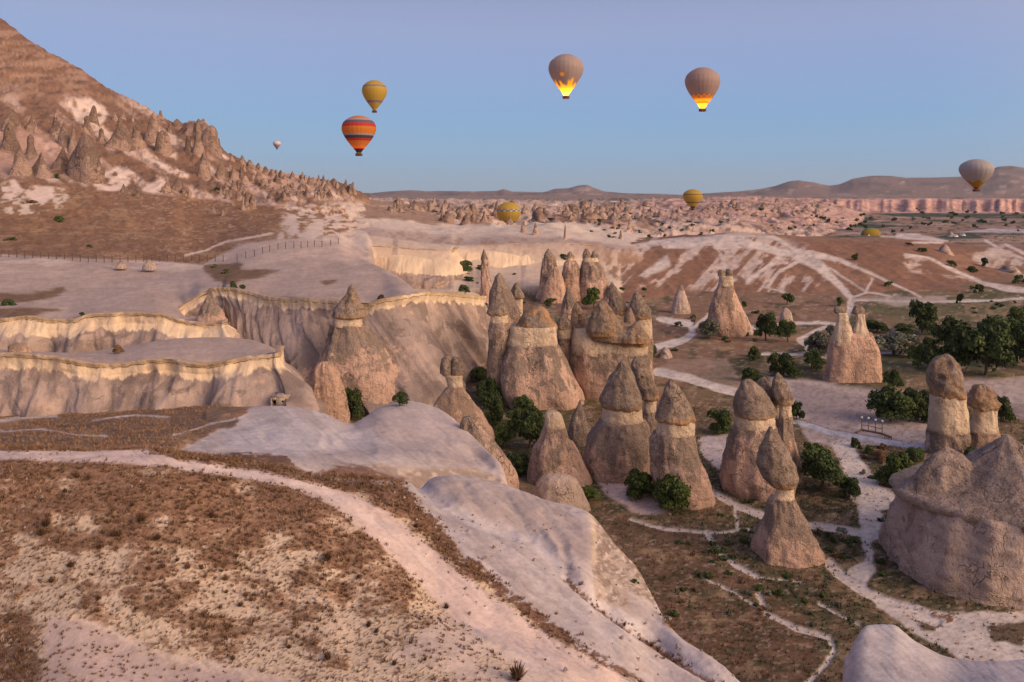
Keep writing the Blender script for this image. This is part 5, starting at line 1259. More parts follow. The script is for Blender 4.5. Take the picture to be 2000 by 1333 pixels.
def tube_mesh(name, segs):
    """segs: list of (p0, p1, r0, r1)"""
    Vs, Fs = [], []; k = 0
    for p0, p1, r0, r1 in segs:
        p0, p1 = Vector(p0), Vector(p1); ax = (p1 - p0).normalized(); u = ax.orthogonal().normalized(); w = ax.cross(u)
        for p, r_ in ((p0, r0), (p1, r1)):
            for a in range(6): Vs.append(p + (u * math.cos(a * math.pi / 3) + w * math.sin(a * math.pi / 3)) * r_)
        for a in range(6): Fs.append((k + a, k + (a + 1) % 6, k + 6 + (a + 1) % 6, k + 6 + a))
        k += 12
    return np_mesh(name, np.array([tuple(v) for v in Vs]), np.array(Fs))
crowns = {('L', i): crown_mesh('foliage', 4200, .052, 500 + i, 1.0, 16, low=-.05) for i in range(4)}
crowns.update({('M', i): crown_mesh('foliage', 1700, .085, 520 + i, .9, 11, low=-.08) for i in range(3)})
crowns.update({('S', i): crown_mesh('foliage', 260, .20, 540 + i, .8, 6, low=.0) for i in range(3)})
trunks = [tube_mesh('trunk', [((0, 0, -.1), (.03, .02, .32), .05, .038), ((.03, .02, .30), (.25, .1, .62), .03, .015), ((.03, .02, .30), (-.22, .12, .66), .03, .014), ((.03, .02, .30), (.02, -.2, .6), .026, .012), ((.03, .02, .3), (0, .05, .78), .03, .01)]) for _ in range(2)]
PM = {}
def with_mat(me, mat):
    k = (me.name, mat.name)
    if k not in PM:
        PM[k] = me.copy(); PM[k].materials.clear(); PM[k].materials.append(mat)
    return PM[k]
def plant(px, py, w, h, kind, label, group=None, name='bush', cat='bush', size=None, ymin=0, lift=.0):
    g = pick(px, py, ymin); s = g.y / F
    mat = {'g': m_leaf, 'b': m_leafb, 'o': m_olive, 'd': m_dry}[kind]
    sz = size or ('L' if w > 38 else 'M' if w > 16 else 'S')
    me = crowns[(sz, random.randrange(4 if sz == 'L' else 3))]
    W, Hh = w * s / 2 / .82, h * s / 1.05
    y = g.y + W * .5
    loc = (px_x(px, y), y, min(g.z, ground_z(px_x(px, y), y)) - .05)
    if sz == 'S':
        o = bpy.data.objects.new(name, with_mat(me, mat)); COL.objects.link(o); o.location = loc
        o.scale = (W, W * .9, Hh); o.rotation_euler = (0, 0, random.uniform(0, 6.28)); return tag(o, label, cat, group)
    root = empty(name, loc, label, cat, group)
    root.rotation_euler = (0, 0, random.uniform(0, 6.28))
    f = bpy.data.objects.new('foliage', with_mat(me, mat)); COL.objects.link(f); f.parent = root; f.scale = (W, W * .9, Hh * (1 - lift)); f.location = (0, 0, Hh * lift)
    t = bpy.data.objects.new('trunk', with_mat(trunks[0], m_bark)); COL.objects.link(t); t.parent = root; t.scale = (W, W, Hh)
    return root
def px_x(px, y): return (px - CX) * y / F

plants = [
 (650,801,52,28,'g','dark low bush at the foot of the pink rock hump','bush'), (686,822,50,58,'g','dark upright tree in the gully before the folded cliff','tree'), (780,795,40,27,'g','round dark bush behind the crest of the pale mound','bush'),
 (950,800,60,50,'g','dark bush low in the gully between pale mound and big block','bush'), (962,838,62,56,'g','dark tree in the gully below the small cracked-cap chimney','tree'), (1022,812,48,34,'g','dark bush at the foot of the orange-capped block','bush'), (1034,884,84,80,'g','dark tree in the gully left of the capless front chimney','tree'),(985,880,50,46,'g','dark shrub filling the gully beside the rough flank','bush'),(1010,935,60,40,'g','deep green shrub in the gully bottom behind the white tongue','bush'),(1005,845,50,40,'g','dark leafy shrub in the middle of the gully','bush'),
 (925,706,70,22,'g','low dark hedge-like bush on the gully floor below the folded cliff','bush'),(905,700,30,16,'g','small dark bush at the corner under the folded cliff','bush'),(935,752,50,30,'g','dark bush beside the left side of the big block','bush'),
 (1160,606,52,38,'b','bright green bush at the feet of the rear pink trio','bush'), (1076,597,30,12,'g','low dark bush at the foot of the leftmost rear chimney','bush'), (1272,703,36,32,'g','dark green bush clinging to the right side of the cap cluster','bush'),
 (1385,664,44,36,'o','grey-green bush at the left foot of the lone two-capped chimney','bush'), (1496,669,56,50,'g','dark conifer-like tree, left of the small pale pinnacle','tree'), (1538,672,48,40,'g','dark tree just right of the small pale pinnacle','tree'),
 (1602,698,66,44,'o','silver-grey olive bush left of the twin orange pillars','bush'), (1586,726,54,34,'g','dark bush below the olive bush, left of the twin pillars','bush'), (1525,742,68,46,'g','broad dark bush on the brown field before the plaza','bush'),
 (1473,700,34,24,'g','small green bush on the brown field, left of the broad one','bush'), (1466,750,46,28,'g','low green bush behind the tops of the right-hand trio','bush'), (1405,854,62,46,'g','round dark tree between the two front cones and the right-hand trio','tree'),
 (1556,822,36,40,'g','dark bush against the right side of the right-hand trio','bush'), (1250,985,74,56,'b','fresh green bush at the foot of the two front cone chimneys, left one','bush'), (1312,1008,84,70,'b','fresh green bush at the foot of the two front cone chimneys, right one','bush'),
 (1148,988,54,30,'b','small bright bush on the edge of the white tongue','bush'), (1605,975,128,74,'g','wide dark bush behind the nearest slender chimney','bush'), (1660,978,50,36,'g','dark bush on the edge of the white track','bush'),
 (1740,832,100,66,'g','large dark bush by the plaza, left half of the pair','bush'), (1790,830,80,62,'g','large dark bush by the plaza, right half against the tall pillar','bush'), (1741,766,42,36,'g','round dark bush right of the twin orange pillars','bush'),
 (1755,960,72,66,'b','green bush between the white track and the massive rock','bush'), (1800,655,64,62,'g','tall dark tree alone beyond the olive thicket','tree'), (1862,730,110,100,'g','big dark tree in the grove behind the tall pillar, left one','tree'),
 (1925,742,120,112,'g','biggest dark tree of the grove behind the two pillars','tree'), (1985,722,90,88,'g','dark tree of the grove at the right edge of the picture','tree'), (1960,690,90,60,'g','further dark tree at the back of the grove','tree'),
 (1745,700,110,44,'o','wide silver-green olive thicket right of the twin pillars','bush'), (1793,722,52,42,'b','yellow-green bush in front of the olive thicket','bush'), (1712,654,60,22,'g','low dark hedge behind the twin pillars','bush'), (1765,657,50,20,'g','low dark hedge leading to the tall lone tree','bush'),(1820,695,50,30,'g','dark bush between the yellow-green bush and the grove','bush'),
 (1537,598,34,24,'b','round green bush on the plain under the track hill','bush'), (1640,600,22,20,'b','small yellowish bush at the end of the white track','bush'), (1875,600,18,26,'g','slim dark tree beyond the low wall of the right field','tree'), (1955,826,44,48,'g','dark bush behind the shorter pillar','bush'),
 (1670,511,15,15,'b','small round green bush alone on the track hill','bush'), (1912,575,26,20,'g','round dark bush below the dirt road at the right','bush'), (1898,566,12,8,'g','little dark shrub beside the dirt road','bush'), (1736,563,20,12,'b','small bush on the lower slope of the track hill','bush'), (1990,640,50,36,'g','dark bush at the right edge before the grove','bush'),
 (1858,523,22,14,'b','green bush above the dirt road, first of the row','bush'), (1898,534,28,14,'b','green bush above the dirt road, second of the row','bush'), (1923,523,24,20,'g','dark round tree on the pale right hillside','tree'), (1800,495,26,10,'b','low green bush on the crest of the right hillside','bush'), (1990,555,30,20,'g','dark bush by the road at the right edge','bush'),(1775,482,18,8,'g','small dark bush near the pale clearing','bush'),
 (440,535,16,10,'g','small green bush in the brown saddle between the plateaus','bush'), (418,524,12,8,'b','tiny green bush higher in the brown saddle','bush'), (230,692,24,20,'d','dry grey bush on the lower left terrace','bush'), (160,628,14,10,'g','small green bush growing on the ochre lip','bush'), (15,598,34,14,'g','dark bush at the left edge on the middle terrace','bush'),
 (115,432,26,12,'g','dark bush on the grassy hillside, upper one','bush'), (118,437,14,6,'b','yellowish small bush beside the dark hillside bush','bush'), (22,472,26,8,'g','low dark bush at the left edge of the grassy hill','bush'), (175,485,12,7,'g','tiny dark shrub above the fence line','bush'), (60,402,30,9,'d','low dry bush under the white bank','bush'),
 (455,632,18,22,'g','dark bush in the notch behind the middle terrace','bush'), (472,662,18,12,'g','dark bush at the bottom of the notch','bush'), (553,735,14,12,'o','grey shrub on the right end of the lower terrace','bush'), (745,616,18,12,'d','dark dry shrub stuck in the cream band of the folded cliff','bush'),
 (175,358,18,10,'g','dark bush at the foot of the biggest rock cone','bush'), (110,352,12,12,'g','dark bush between rock cones on the left','bush'),(82,350,8,6,'g','tiny dark bush below the left rock cones','bush'), (425,372,24,8,'g','dark thicket under the crowded pinnacles','bush'),
 (905,535,50,22,'g','dark thicket under the rear cliff, left one','bush'), (940,530,26,12,'g','dark bush under the rear cliff, right of the thicket','bush'), (915,551,30,10,'g','dark low bush in the brown hollow','bush'), (888,493,22,10,'g','dark bush in the notch between the rear cliffs','bush'), (1100,512,18,14,'g','dark bush behind the middle rear chimney','bush'),
 (1810,648,16,14,'g','small bush beside the tall lone tree','bush'),
]
plants += [(1325,639,24,10,'o','grey-green low bush in the small meadow by the curved path, left','bush'), (1420,840,30,20,'o','grey shrub behind the round dark tree','bush'), (1625,660,30,22,'o','pale olive shrub at the left foot of the twin pillars','bush'),
 (1585,905,44,34,'b','yellowish shrub right of the right-hand trio','bush'), (1670,878,26,22,'b','small yellow-green bush left of the white track junction','bush'), (1790,905,44,24,'g','low dark bush in front of the tall pillar','bush'), (1720,905,40,22,'d','dry brown shrub on the meadow by the white track','bush'), (1700,890,34,18,'b','low yellow shrub on the meadow by the white track','bush'), (1900,908,60,26,'g','dark bush behind the massive rock peak','bush')]
for i, (px, py, w, h, k, lab, nm) in enumerate(plants):
    plant(px, py, w, h, k, lab, None, name=nm, cat=nm, lift=.05 if nm == 'tree' else 0, ymin=(150 if 560 < py < 790 and px > 1400 else 0))
G6 = 'shrubs dotting the far plain'
for k in range(120):
    if k < 70: px, py = random.uniform(1480, 2050), random.uniform(414, 455)
    elif k < 95: px, py = random.uniform(1150, 1420), random.uniform(432, 470)
    else: px, py = random.uniform(1900, 2040), random.uniform(590, 640)
    plant(px, py, random.uniform(6, 15), random.uniform(3.5, 8), random.choice('ggg'), 'small dark shrub dotted over the far plain', G6, size='S', ymin=420 if py < 480 else 0)
G7 = 'little shrubs in the brown hollow'
for k in range(34):
    px, py = random.uniform(880, 1260), random.uniform(535, 600)
    plant(px, py, random.uniform(6, 14), random.uniform(3, 7), random.choice('ggo'), 'little dark shrub in the brown hollow under the rear cliffs', G7, size='S', ymin=210)
G8 = 'low shrubs in the valley grass'
for k in range(115):
    px, py = random.choice(((1380, 1480, 960, 1120), (1560, 1700, 880, 1100), (1720, 1800, 980, 1120), (1300, 1600, 600, 720), (1450, 1700, 1120, 1240), (1680, 1790, 870, 960)))[0:2], None
    reg_ = random.choice(((1380, 1480, 970, 1110), (1600, 1680, 1040, 1100), (1720, 1770, 990, 1140), (1290, 1600, 600, 715), (1450, 1680, 1130, 1230), (1680, 1800, 870, 960), (1240, 1500, 1050, 1250)))
    plant(random.uniform(*reg_[:2]), random.uniform(*reg_[2:]), random.uniform(10, 26), random.uniform(5, 12), random.choice('ggobd'), 'low shrub growing in the valley grass between the paths', G8, size='S')

ORD = ['leftmost', 'second from the left', 'third from the left', 'fourth from the left', 'fifth from the left', 'sixth from the left', 'seventh from the left', 'eighth from the left', 'ninth from the left', 'tenth from the left', 'eleventh from the left', 'twelfth from the left']
def label_rows(items, bands, what):
    """items [(px, py, obj)]; bands [(py limit, words)]"""
    lo = -1e9
    for lim, words in bands:
        row = sorted([q for q in items if lo <= q[1] < lim], key=lambda q: q[0]); lo = lim
        for k, q in enumerate(row):
            n = len(row) - 1 - k
            if k < 12: pos = ORD[k]
            elif n < 12: pos = ORD[n].replace('left', 'right')
            else: pos = 'in the middle'
            q[2]['label'] = f'{what}, {pos} {words}'
def of_group(g_):
    r_ = []
    for o in scene.objects:
        if o.get('group') == g_: r_.append((CX + F * o.location.x / o.location.y, pyof(o.location.z, o.location.y), o))
    return r_
label_rows(of_group(G1), [(250, 'high on the left mountain'), (275, 'in the upper row on the mountain'), (296, 'in the middle row on the mountain'), (325, 'in the row above the big grey cone'), (370, 'in the row beside the big grey cone'), (2000, 'above the grassy hill')], 'rock cone')
label_rows(of_group(G2), [(275, 'on the steep part of the skyline ridge'), (325, 'on the ridge around the rocky knoll'), (2000, 'on the low right part of the ridge')], 'jagged brown pinnacle')
label_rows(of_group(G7), [(548, 'close under the rear cliffs'), (561, 'in the upper brown hollow'), (575, 'in the middle of the brown hollow'), (2000, 'at the bottom of the brown hollow')], 'little dark shrub')
label_rows(of_group(G8), [(640, 'on the plain near the curved path'), (720, 'on the brown field'), (930, 'on the meadow by the white track'), (1010, 'below the slender chimney row'), (1060, 'around the slender front chimney'), (1080, 'level with the slender chimney body'), (1100, 'near the massive rock foot'), (1150, 'in the grass before the slender chimney'), (1172, 'in the lower meadow'), (1205, 'in the low part of the meadow'), (2000, 'lowest in the meadow')], 'low shrub')
# dry shrubs and grass on the near slope
def tufts(name, label, idx, hts, nbl, spread, mat, kind='stuff', cat=None, seed=1, jit=.4, wid=.012):
    r = np.random.default_rng(seed); n = len(idx[0])
    base = XYZ[idx] + r.normal(size=(n, 3)) * [jit, jit, 0]
    pxx = CX + F * base[:, 0] / base[:, 1]
    # ground height under the moved point
    ci = np.clip(np.interp(pxx, PXC, np.arange(NC)), 0, NC - 1.01); ri = np.clip(np.interp(base[:, 1], YR, np.arange(NR)), 0, NR - 1.01)
    c0, r0_ = ci.astype(int), ri.astype(int); a, b_ = ci - c0, ri - r0_
    base[:, 2] = (ZG[r0_, c0] * (1 - a) + ZG[r0_, c0 + 1] * a) * (1 - b_) + (ZG[r0_ + 1, c0] * (1 - a) + ZG[r0_ + 1, c0 + 1] * a) * b_
    B = np.repeat(base, nbl, 0); m = len(B); h = np.repeat(hts, nbl) * r.uniform(.5, 1.1, m)
    a = r.uniform(0, 6.283, m); t = r.uniform(.1, 1, m) * spread
    root = B + np.stack([np.cos(a), np.sin(a), np.zeros(m)], 1) * (h * .35 * r.random(m))[:, None]
    tip = root + np.stack([np.cos(a) * t, np.sin(a) * t, np.sqrt(np.clip(1 - t * t, .05, 1))], 1) * h[:, None]
    w = (wid + .10 * h * r.uniform(.4, 1, m))[:, None] * np.stack([-np.sin(a + r.normal(size=m)), np.cos(a), np.zeros(m)], 1)
    root[:, 2] -= .03
    V = np.stack([root - w, root + w, tip], 1).reshape(-1, 3)
    me = np_mesh(name, V, np.arange(3 * m).reshape(m, 3), smooth=False, attrs={'rnd': np.repeat(np.clip(np.repeat(r.random(n), nbl) * .6 + r.random(m) * .4, 0, 1), 3)})
    o = link_mesh(name, me, mat)
    return tag(o, label, cat, kind=kind)
area = (YG * 3.3 / F) * (YG * .0026)
def choose(mask, n, seed, wgt=None):
    r = np.random.default_rng(seed); p = (area * mask * (1 if wgt is None else wgt)).ravel(); p = p / p.sum()
    return np.unravel_index(r.choice(p.size, n, p=p), (NR, NC))
onN = LID == lid['N']; slope = onN & (YG < 66) & (PXG > -60) & (PXG < 1500)
idx = choose(slope & (GR > .45), 5200, 1)
tufts('dry_grass', None, idx, np.random.default_rng(2).uniform(.10, .26, 5200), 9, .85, m_straw, seed=3)
idx = choose(slope & (GR > .5), 2300, 4, np.clip(fx1 + .6, .02, 2) ** 3)
tufts('dry_grass', None, idx, np.random.default_rng(5).uniform(.14, .32, 2300), 16, .9, m_dry, seed=6)
spk = slope & (PYG > 1050) & (PXG < 1000) & (GR > .03)
idx = choose(spk, 1900, 7)
tufts('dry_grass', None, idx, np.random.default_rng(8).uniform(.08, .20, 1900), 16, .95, m_dry, seed=9, jit=.2)
idx = choose((LID == lid['N']) & (YG >= 50) & (YG < 132) & (GR > .6), 4200, 10)
tufts('dry_grass', None, idx, np.random.default_rng(11).uniform(.16, .38, 4200), 7, .7, m_straw, seed=12, wid=.02)
idx = choose((LID == lid['V']) & (YG >= 55) & (YG < 150) & (GR > .6) & (PXG > 1100) & (PXG < 2100), 9500, 13)
tufts('meadow_grass', None, idx, np.random.default_rng(14).uniform(.14, .40, 9500), 6, .7, m_dry, seed=15, wid=.022)
idx = choose((LID == lid['V']) & (YG >= 55) & (YG < 130) & (GR > .8) & (PXG > 1100) & (PXG < 2100) & (C[..., 1] > C[..., 0] * .75), 3200, 16)
tufts('meadow_grass', None, idx, np.random.default_rng(17).uniform(.15, .38, 3200), 8, .7, m_leaf, seed=18, wid=.022)
# bigger dry shrubs that can be told apart
def dry_mesh(seed):
    r = np.random.default_rng(seed); m = 150
    a = r.uniform(0, 6.283, m); t = r.uniform(0, 1, m) ** .6 * .92; L = r.uniform(.6, 1.05, m)
    tip = np.stack([np.cos(a) * t * .62, np.sin(a) * t * .62, np.sqrt(1 - t * t) * .8 + .1], 1) * L[:, None]
    root = tip * r.uniform(.0, .45, m)[:, None]
    w = .035 * np.stack([-np.sin(a + r.normal(size=m)), np.cos(a + r.normal(size=m)), r.normal(size=m) * .4], 1)
    return np_mesh('dry_shrub', np.stack([root - w, root + w, tip], 1).reshape(-1, 3), np.arange(3 * m).reshape(m, 3), smooth=False, attrs={'rnd': np.repeat(r.random(m) * .75, 3)})
dms = [dry_mesh(600 + k) for k in range(5)]
for d_ in dms: d_.materials.append(m_dry)
spots = [(413,1012,26),(470,1014,20),(402,940,15),(437,940,14),(150,933,22),(172,940,24),(127,964,18),(258,992,16),(275,1020,34),(232,1048,26),(220,1048,22),(192,1074,18),(90,1030,34),(80,1048,30),(308,1056,22),(318,1112,22),(290,1114,14),(366,1112,22),(346,1098,14),(395,1113,12),(440,1136,22),(387,1142,15),(470,1186,20),(480,1166,20),(442,1160,14),(430,1190,16),(462,1090,18),(192,1174,16),(138,1110,24),(100,1140,22),(265,1192,14),(190,1196,18),(350,1170,16),(378,1232,14),(330,1160,14),(640,1098,34),(512,1072,14),(550,1184,14),(490,1175,18),(375,1212,14),(720,1225,22),(735,1238,18),(770,1300,20),(700,1130,16),(655,1218,12),(830,1290,14),(812,1032,20),(872,1190,20),(565,1268,16),(455,1290,20),(640,1290,30),(600,1180,12),(1010,1330,60)]
for k, (px, py, w) in enumerate(spots):
    g = pick(px, py); s = g.y / F
    o = bpy.data.objects.new('dry_shrub', dms[k % 5]); COL.objects.link(o)
    o.location = (g.x, g.y, g.z - .03); o.scale = (w * s * .85,) * 2 + (w * s * .8,); o.rotation_euler = (0, 0, random.uniform(0, 6))
    if px == 1010: tag(o, 'largest dark dry shrub, at the bottom edge below the sandy path', 'shrub')
    else: tag(o, 'dark dry shrub on the near brown slope below the sandy path', 'shrub', 'dry shrubs on the near slope')

label_rows([q for q in of_group('dry shrubs on the near slope')], [(945, 'just below the sandy path'), (1000, 'in the dense brown upper slope'), (1030, 'in the brown band under the path'), (1060, 'in the row where bare ground starts'), (1095, 'in the middle of the slope'), (1125, 'below the middle of the slope'), (1165, 'on the pale lower slope'), (1200, 'in the lower pale rows'), (2000, 'near the bottom of the slope')], 'dark dry shrub')

# loose stones
def stones(name, idx, size, mat, seed):
    r = np.random.default_rng(seed); n = len(idx[0]); base = XYZ[idx] + r.normal(size=(n, 3)) * [.3, .3, 0]
    o8 = np.array([(1, 0, 0), (0, 1, 0), (-1, 0, 0), (0, -1, 0), (0, 0, .8), (.5, .5, .5), (-.6, .4, .4)])
    f = np.array([(0, 5, 4), (5, 1, 4), (1, 6, 4), (6, 2, 4), (2, 3, 4), (3, 0, 4), (0, 1, 5), (1, 2, 6)])
    sz = (size * r.uniform(.4, 1.3, n) ** 2)[:, None, None]
    V = base[:, None] + o8[None] * sz * r.uniform(.6, 1.3, (n, 7, 3)); V[:, :4, 2] -= .05
    Fc = (f[None] + (np.arange(n) * 7)[:, None, None]).reshape(-1, 3)
    o = link_mesh(name, np_mesh(name, V.reshape(-1, 3), Fc, smooth=False, attrs={'v': np.zeros(n * 7), 'crust': np.zeros(n * 7)}), mat)
    return tag(o, kind='stuff')
stones('stones', choose((LID == lid['N']) & (YG < 64) & (PXG < 1500) & (PXG > -40) & (PYG > 880), 900, 31), .09, m_pale, 32)
stones('stones', choose((LID == lid['V']) & (YG > 55) & (YG < 150) & (GR < .3) & (PXG > 1100) & (PXG < 2080), 900, 33), .16, m_body, 34)
# ------------------------------------------------------------------ balloons
m_fab, nt, b = new_mat('balloon_fabric', .6)
colr = attr(nt, 'col', 'Color')
nt.links.new(colr, b.inputs['Base Color'])
tr = nt.nodes.new('ShaderNodeBsdfTranslucent'); nt.links.new(colr, tr.inputs[0])
ms = nt.nodes.new('ShaderNodeMixShader'); sp = nt.nodes.new('ShaderNodeSeparateColor'); nt.links.new(colr, sp.inputs[0])
nt.links.new(ramp(nt, mth(nt, 'SUBTRACT', sp.outputs[0], sp.outputs[2]), .1, .4, .10, .42), ms.inputs[0])
nt.links.new(b.outputs[0], ms.inputs[1]); nt.links.new(tr.outputs[0], ms.inputs[2])
nt.links.new(ms.outputs[0], nt.nodes['Material Output'].inputs['Surface'])
m_wick = new_mat('wicker')[0]; m_wick.node_tree.nodes['Principled BSDF'].inputs['Base Color'].default_value = (.12, .055, .03, 1)
m_steel = new_mat('burner_steel', .4)[0]; m_steel.node_tree.nodes['Principled BSDF'].inputs['Base Color'].default_value = (.12, .12, .12, 1)
m_flame, nt, b = new_mat('flame'); b.inputs['Emission Color'].default_value = (1, .55, .15, 1); b.inputs['Emission Strength'].default_value = 14
HP = [0, .03, .10, .25, .40, .55, .66, .78, .88, .95, .985, 1.0]; RP = [.058, .068, .118, .232, .33, .398, .418, .392, .31, .20, .11, 0.0]
def balloon(label, px, ytop, ymouth, w, Y, colf, gores=24, flame=0, power=0, skirt=None, tilt=0.0, basket=True):
    s = Y / F; Ht = (ymouth - ytop) * s; Wd = w * s
    zt, zm = zof(ytop, Y), zof(ymouth, Y)
    X0 = px_x(px, Y)
    root = empty('hot_air_balloon', (X0, Y, zm - .22 * Wd * .42), label, 'balloon')
    seg = gores * 4; hs = np.concatenate([np.linspace(0, .2, 26), np.linspace(.2, .9, 46)[1:], np.linspace(.9, 1, 12)[1:]])
    r = pchip(HP, np.array(RP), hs) / .418 * Wd / 2
    th = np.linspace(0, 2 * math.pi, seg, endpoint=False) + .1
    g = np.abs(np.sin(th * gores / 2))
    rr = r[:, None] * (1 - .028 + .035 * g[None] ** .6 * (1 - .3 * hs[:, None])) * (1 + .012 * np.sin(th * 5 + 2)[None] * sstep(.6, .1, hs)[:, None])
    Z = hs[:, None] * Ht + 0 * rr; zoff = zm - (zm - .22 * Wd * .42)
    V = np.stack([rr * np.cos(th)[None] + tilt * Z, rr * np.sin(th)[None], Z + zoff], -1)
    # colours per vertex on a doubled grid: rows/columns are fine enough for the printed bands
    cv = np.zeros((len(hs), seg, 3))
    for i, h_ in enumerate(hs):
        for j in range(seg): cv[i, j] = colf(h_, j / seg * gores, th[j])
    keep = hs >= (.10 if skirt else 0)
    i0 = int(np.argmax(keep))
    me = np_mesh('envelope', V[i0:].reshape(-1, 3), grid_faces(len(hs) - i0, seg, wrap=True), colors=cv[i0:].reshape(-1, 3))
    link_mesh('envelope', me, m_fab, root)
    if skirt:
        me = np_mesh('skirt', V[:i0 + 1].reshape(-1, 3), grid_faces(i0 + 1, seg, wrap=True), colors=np.tile(skirt, ((i0 + 1) * seg, 1)))
        link_mesh('skirt', me, m_fab, root)
    if basket:
        bw, bh = Wd * .085, Wd * .065; z0 = zoff - .22 * Wd * .42
        tb = tilt * 0
        prof = [(1.0, 0), (1.06, .15), (1.08, .5), (1.12, .92), (1.2, 1.0), (1.1, 1.04), (.95, 1.0), (.9, .1)]
        sq = [(-1, -.62), (-.3, -.68), (.3, -.68), (1, -.62), (1.05, 0), (1, .62), (.3, .68), (-.3, .68), (-1, .62), (-1.05, 0)]
        Vb = np.array([[(x * bw * f_, y * bw * f_, z0 + bh * h_) for x, y in sq] for f_, h_ in prof]).reshape(-1, 3)
        me = np_mesh('basket', Vb, [grid_faces(8, 10, wrap=True)[:, ::-1]], smooth=False)
        ob = link_mesh('basket', me, m_wick, root)
        seg_ = []
        for sx_, sy_ in ((-1, -1), (1, -1), (1, 1), (-1, 1)):
            seg_.append(((sx_ * bw, sy_ * bw * .62, z0 + bh), (sx_ * bw * .55, sy_ * bw * .4, zoff - .012 * Wd), .12, .10))
            seg_.append(((sx_ * bw * .55, sy_ * bw * .4, zoff - .012 * Wd), (sx_ * r[0] * .72, sy_ * r[0] * .7, zoff + .01 * Ht), .06, .05))
        seg_.append(((-bw * .5, 0, zoff - .012 * Wd), (bw * .5, 0, zoff - .012 * Wd), .25, .25)); seg_.append(((0, -bw * .4, zoff - .012 * Wd), (0, bw * .4, zoff - .012 * Wd), .25, .25))
        link_mesh('burner_frame', tube_mesh('burner_frame', seg_), m_steel, root)
        # passengers' heads and shoulders above the rim
        for k, (hx, hy) in enumerate(((-.6, -.2), (-.15, .2), (.35, -.15), (.7, .2))):
            pass
    if flame:
        Vf, rows_ = [], [(0, .35), (.15, .75), (.4, .9), (.7, .55), (1, .05)]
        for h_, f_ in rows_:
            for a in range(10): Vf.append((math.cos(a * .6283) * f_ * flame * .45, math.sin(a * .6283) * f_ * flame * .45, zoff + .0 + h_ * flame * 2.2))
        link_mesh('burner_flame', np_mesh('burner_flame', np.array(Vf), grid_faces(5, 10, wrap=True)), m_flame, root)
    if power:
        l = bpy.data.lights.new('burner_light', 'POINT'); l.energy = power; l.color = (1, .50, .14); l.shadow_soft_size = .6
        lo = bpy.data.objects.new('burner_light', l); COL.objects.link(lo); lo.parent = root; lo.location = (0, 0, zoff + Ht * .10)
    return root
YEL = (.58, .40, .075); BLU = (.10, .09, .17); GRY = (.30, .24, .235); WHT = (.62, .60, .62)
def checker(lo, hi, n, a, b_, base, per=1.0):
    def f(h, g, th):
        for l_, h_ in zip(lo, hi):
            if l_ < h < h_: return a if (int((h - l_) / (h_ - l_) * n) + int(g * per)) % 2 else b_
        return base
    return f
def stripes(h, g, th):
    o, rd, sl, gy, bk = (.68, .24, .045), (.55, .055, .05), (.10, .095, .14), (.33, .30, .31), (.025, .022, .03)
    for a, c in ((.895, (.66, .28, .14)), (.865, gy), (.79, sl), (.69, rd), (.50, o), (.46, gy), (.385, (.065, .055, .07)), (.31, rd), (.13, o), (.105, rd)):
        if h > a: return c
    return bk
balloon('orange balloon with red and slate stripes, below and left of the yellow one', 701, 226, 299, 67, 392, stripes, flame=.55, power=700, skirt=(.02, .02, .025))
balloon('small yellow balloon with two checked bands flying just above the striped orange one', 731.5, 157, 216, 49, 540, checker((.24, .745), (.31, .815), 2, BLU, (.35, .26, .24), YEL, 1.5))
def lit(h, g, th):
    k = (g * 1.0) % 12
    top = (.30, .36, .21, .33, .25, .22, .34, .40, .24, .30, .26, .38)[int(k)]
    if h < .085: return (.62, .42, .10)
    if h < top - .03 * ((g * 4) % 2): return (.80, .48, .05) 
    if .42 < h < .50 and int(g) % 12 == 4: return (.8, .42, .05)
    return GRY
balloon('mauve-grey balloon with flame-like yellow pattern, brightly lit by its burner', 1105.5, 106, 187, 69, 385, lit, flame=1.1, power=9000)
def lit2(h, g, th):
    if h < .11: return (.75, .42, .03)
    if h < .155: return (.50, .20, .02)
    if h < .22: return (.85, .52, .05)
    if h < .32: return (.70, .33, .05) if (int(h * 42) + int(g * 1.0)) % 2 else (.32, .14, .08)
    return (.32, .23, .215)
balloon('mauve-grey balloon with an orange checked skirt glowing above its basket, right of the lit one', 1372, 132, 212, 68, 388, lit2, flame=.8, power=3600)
balloon('pale grey balloon with mustard mouth in front of the far right hills', 1907, 311, 369, 61, 433, lambda h, g, th: (.50, .27, .03) if h < .25 + .04 * math.sin(g * 1.5) and h > .05 else ((.30, .05, .03) if h < .05 else (.34, .305, .305)), gores=20)
for q in ():
    pass
balloon('yellow balloon with blue checked bands sinking behind the badlands, lower centre', 993.5, 395, 450, 48, 612, checker((.25, .68), (.33, .76), 2, BLU, (.42, .38, .42), YEL, 1.0))
balloon('small yellow balloon with dark bands low over the pink badlands, right of centre', 1353, 370, 408, 38, 700, lambda h, g, th: (.05, .04, .05) if h < .12 else ((.12, .07, .06) if (.30 < h < .345 or .71 < h < .75 + .015 * math.sin(g * 6)) else YEL))
balloon('tiny whitish balloon far away, leftmost in the sky beside the mountain', 541, 275, 291, 15.5, 1720, lambda h, g, th: (.16, .09, .12) if h < .16 else ((.36, .25, .27) if h < .5 else (.58, .50, .53)), gores=16)

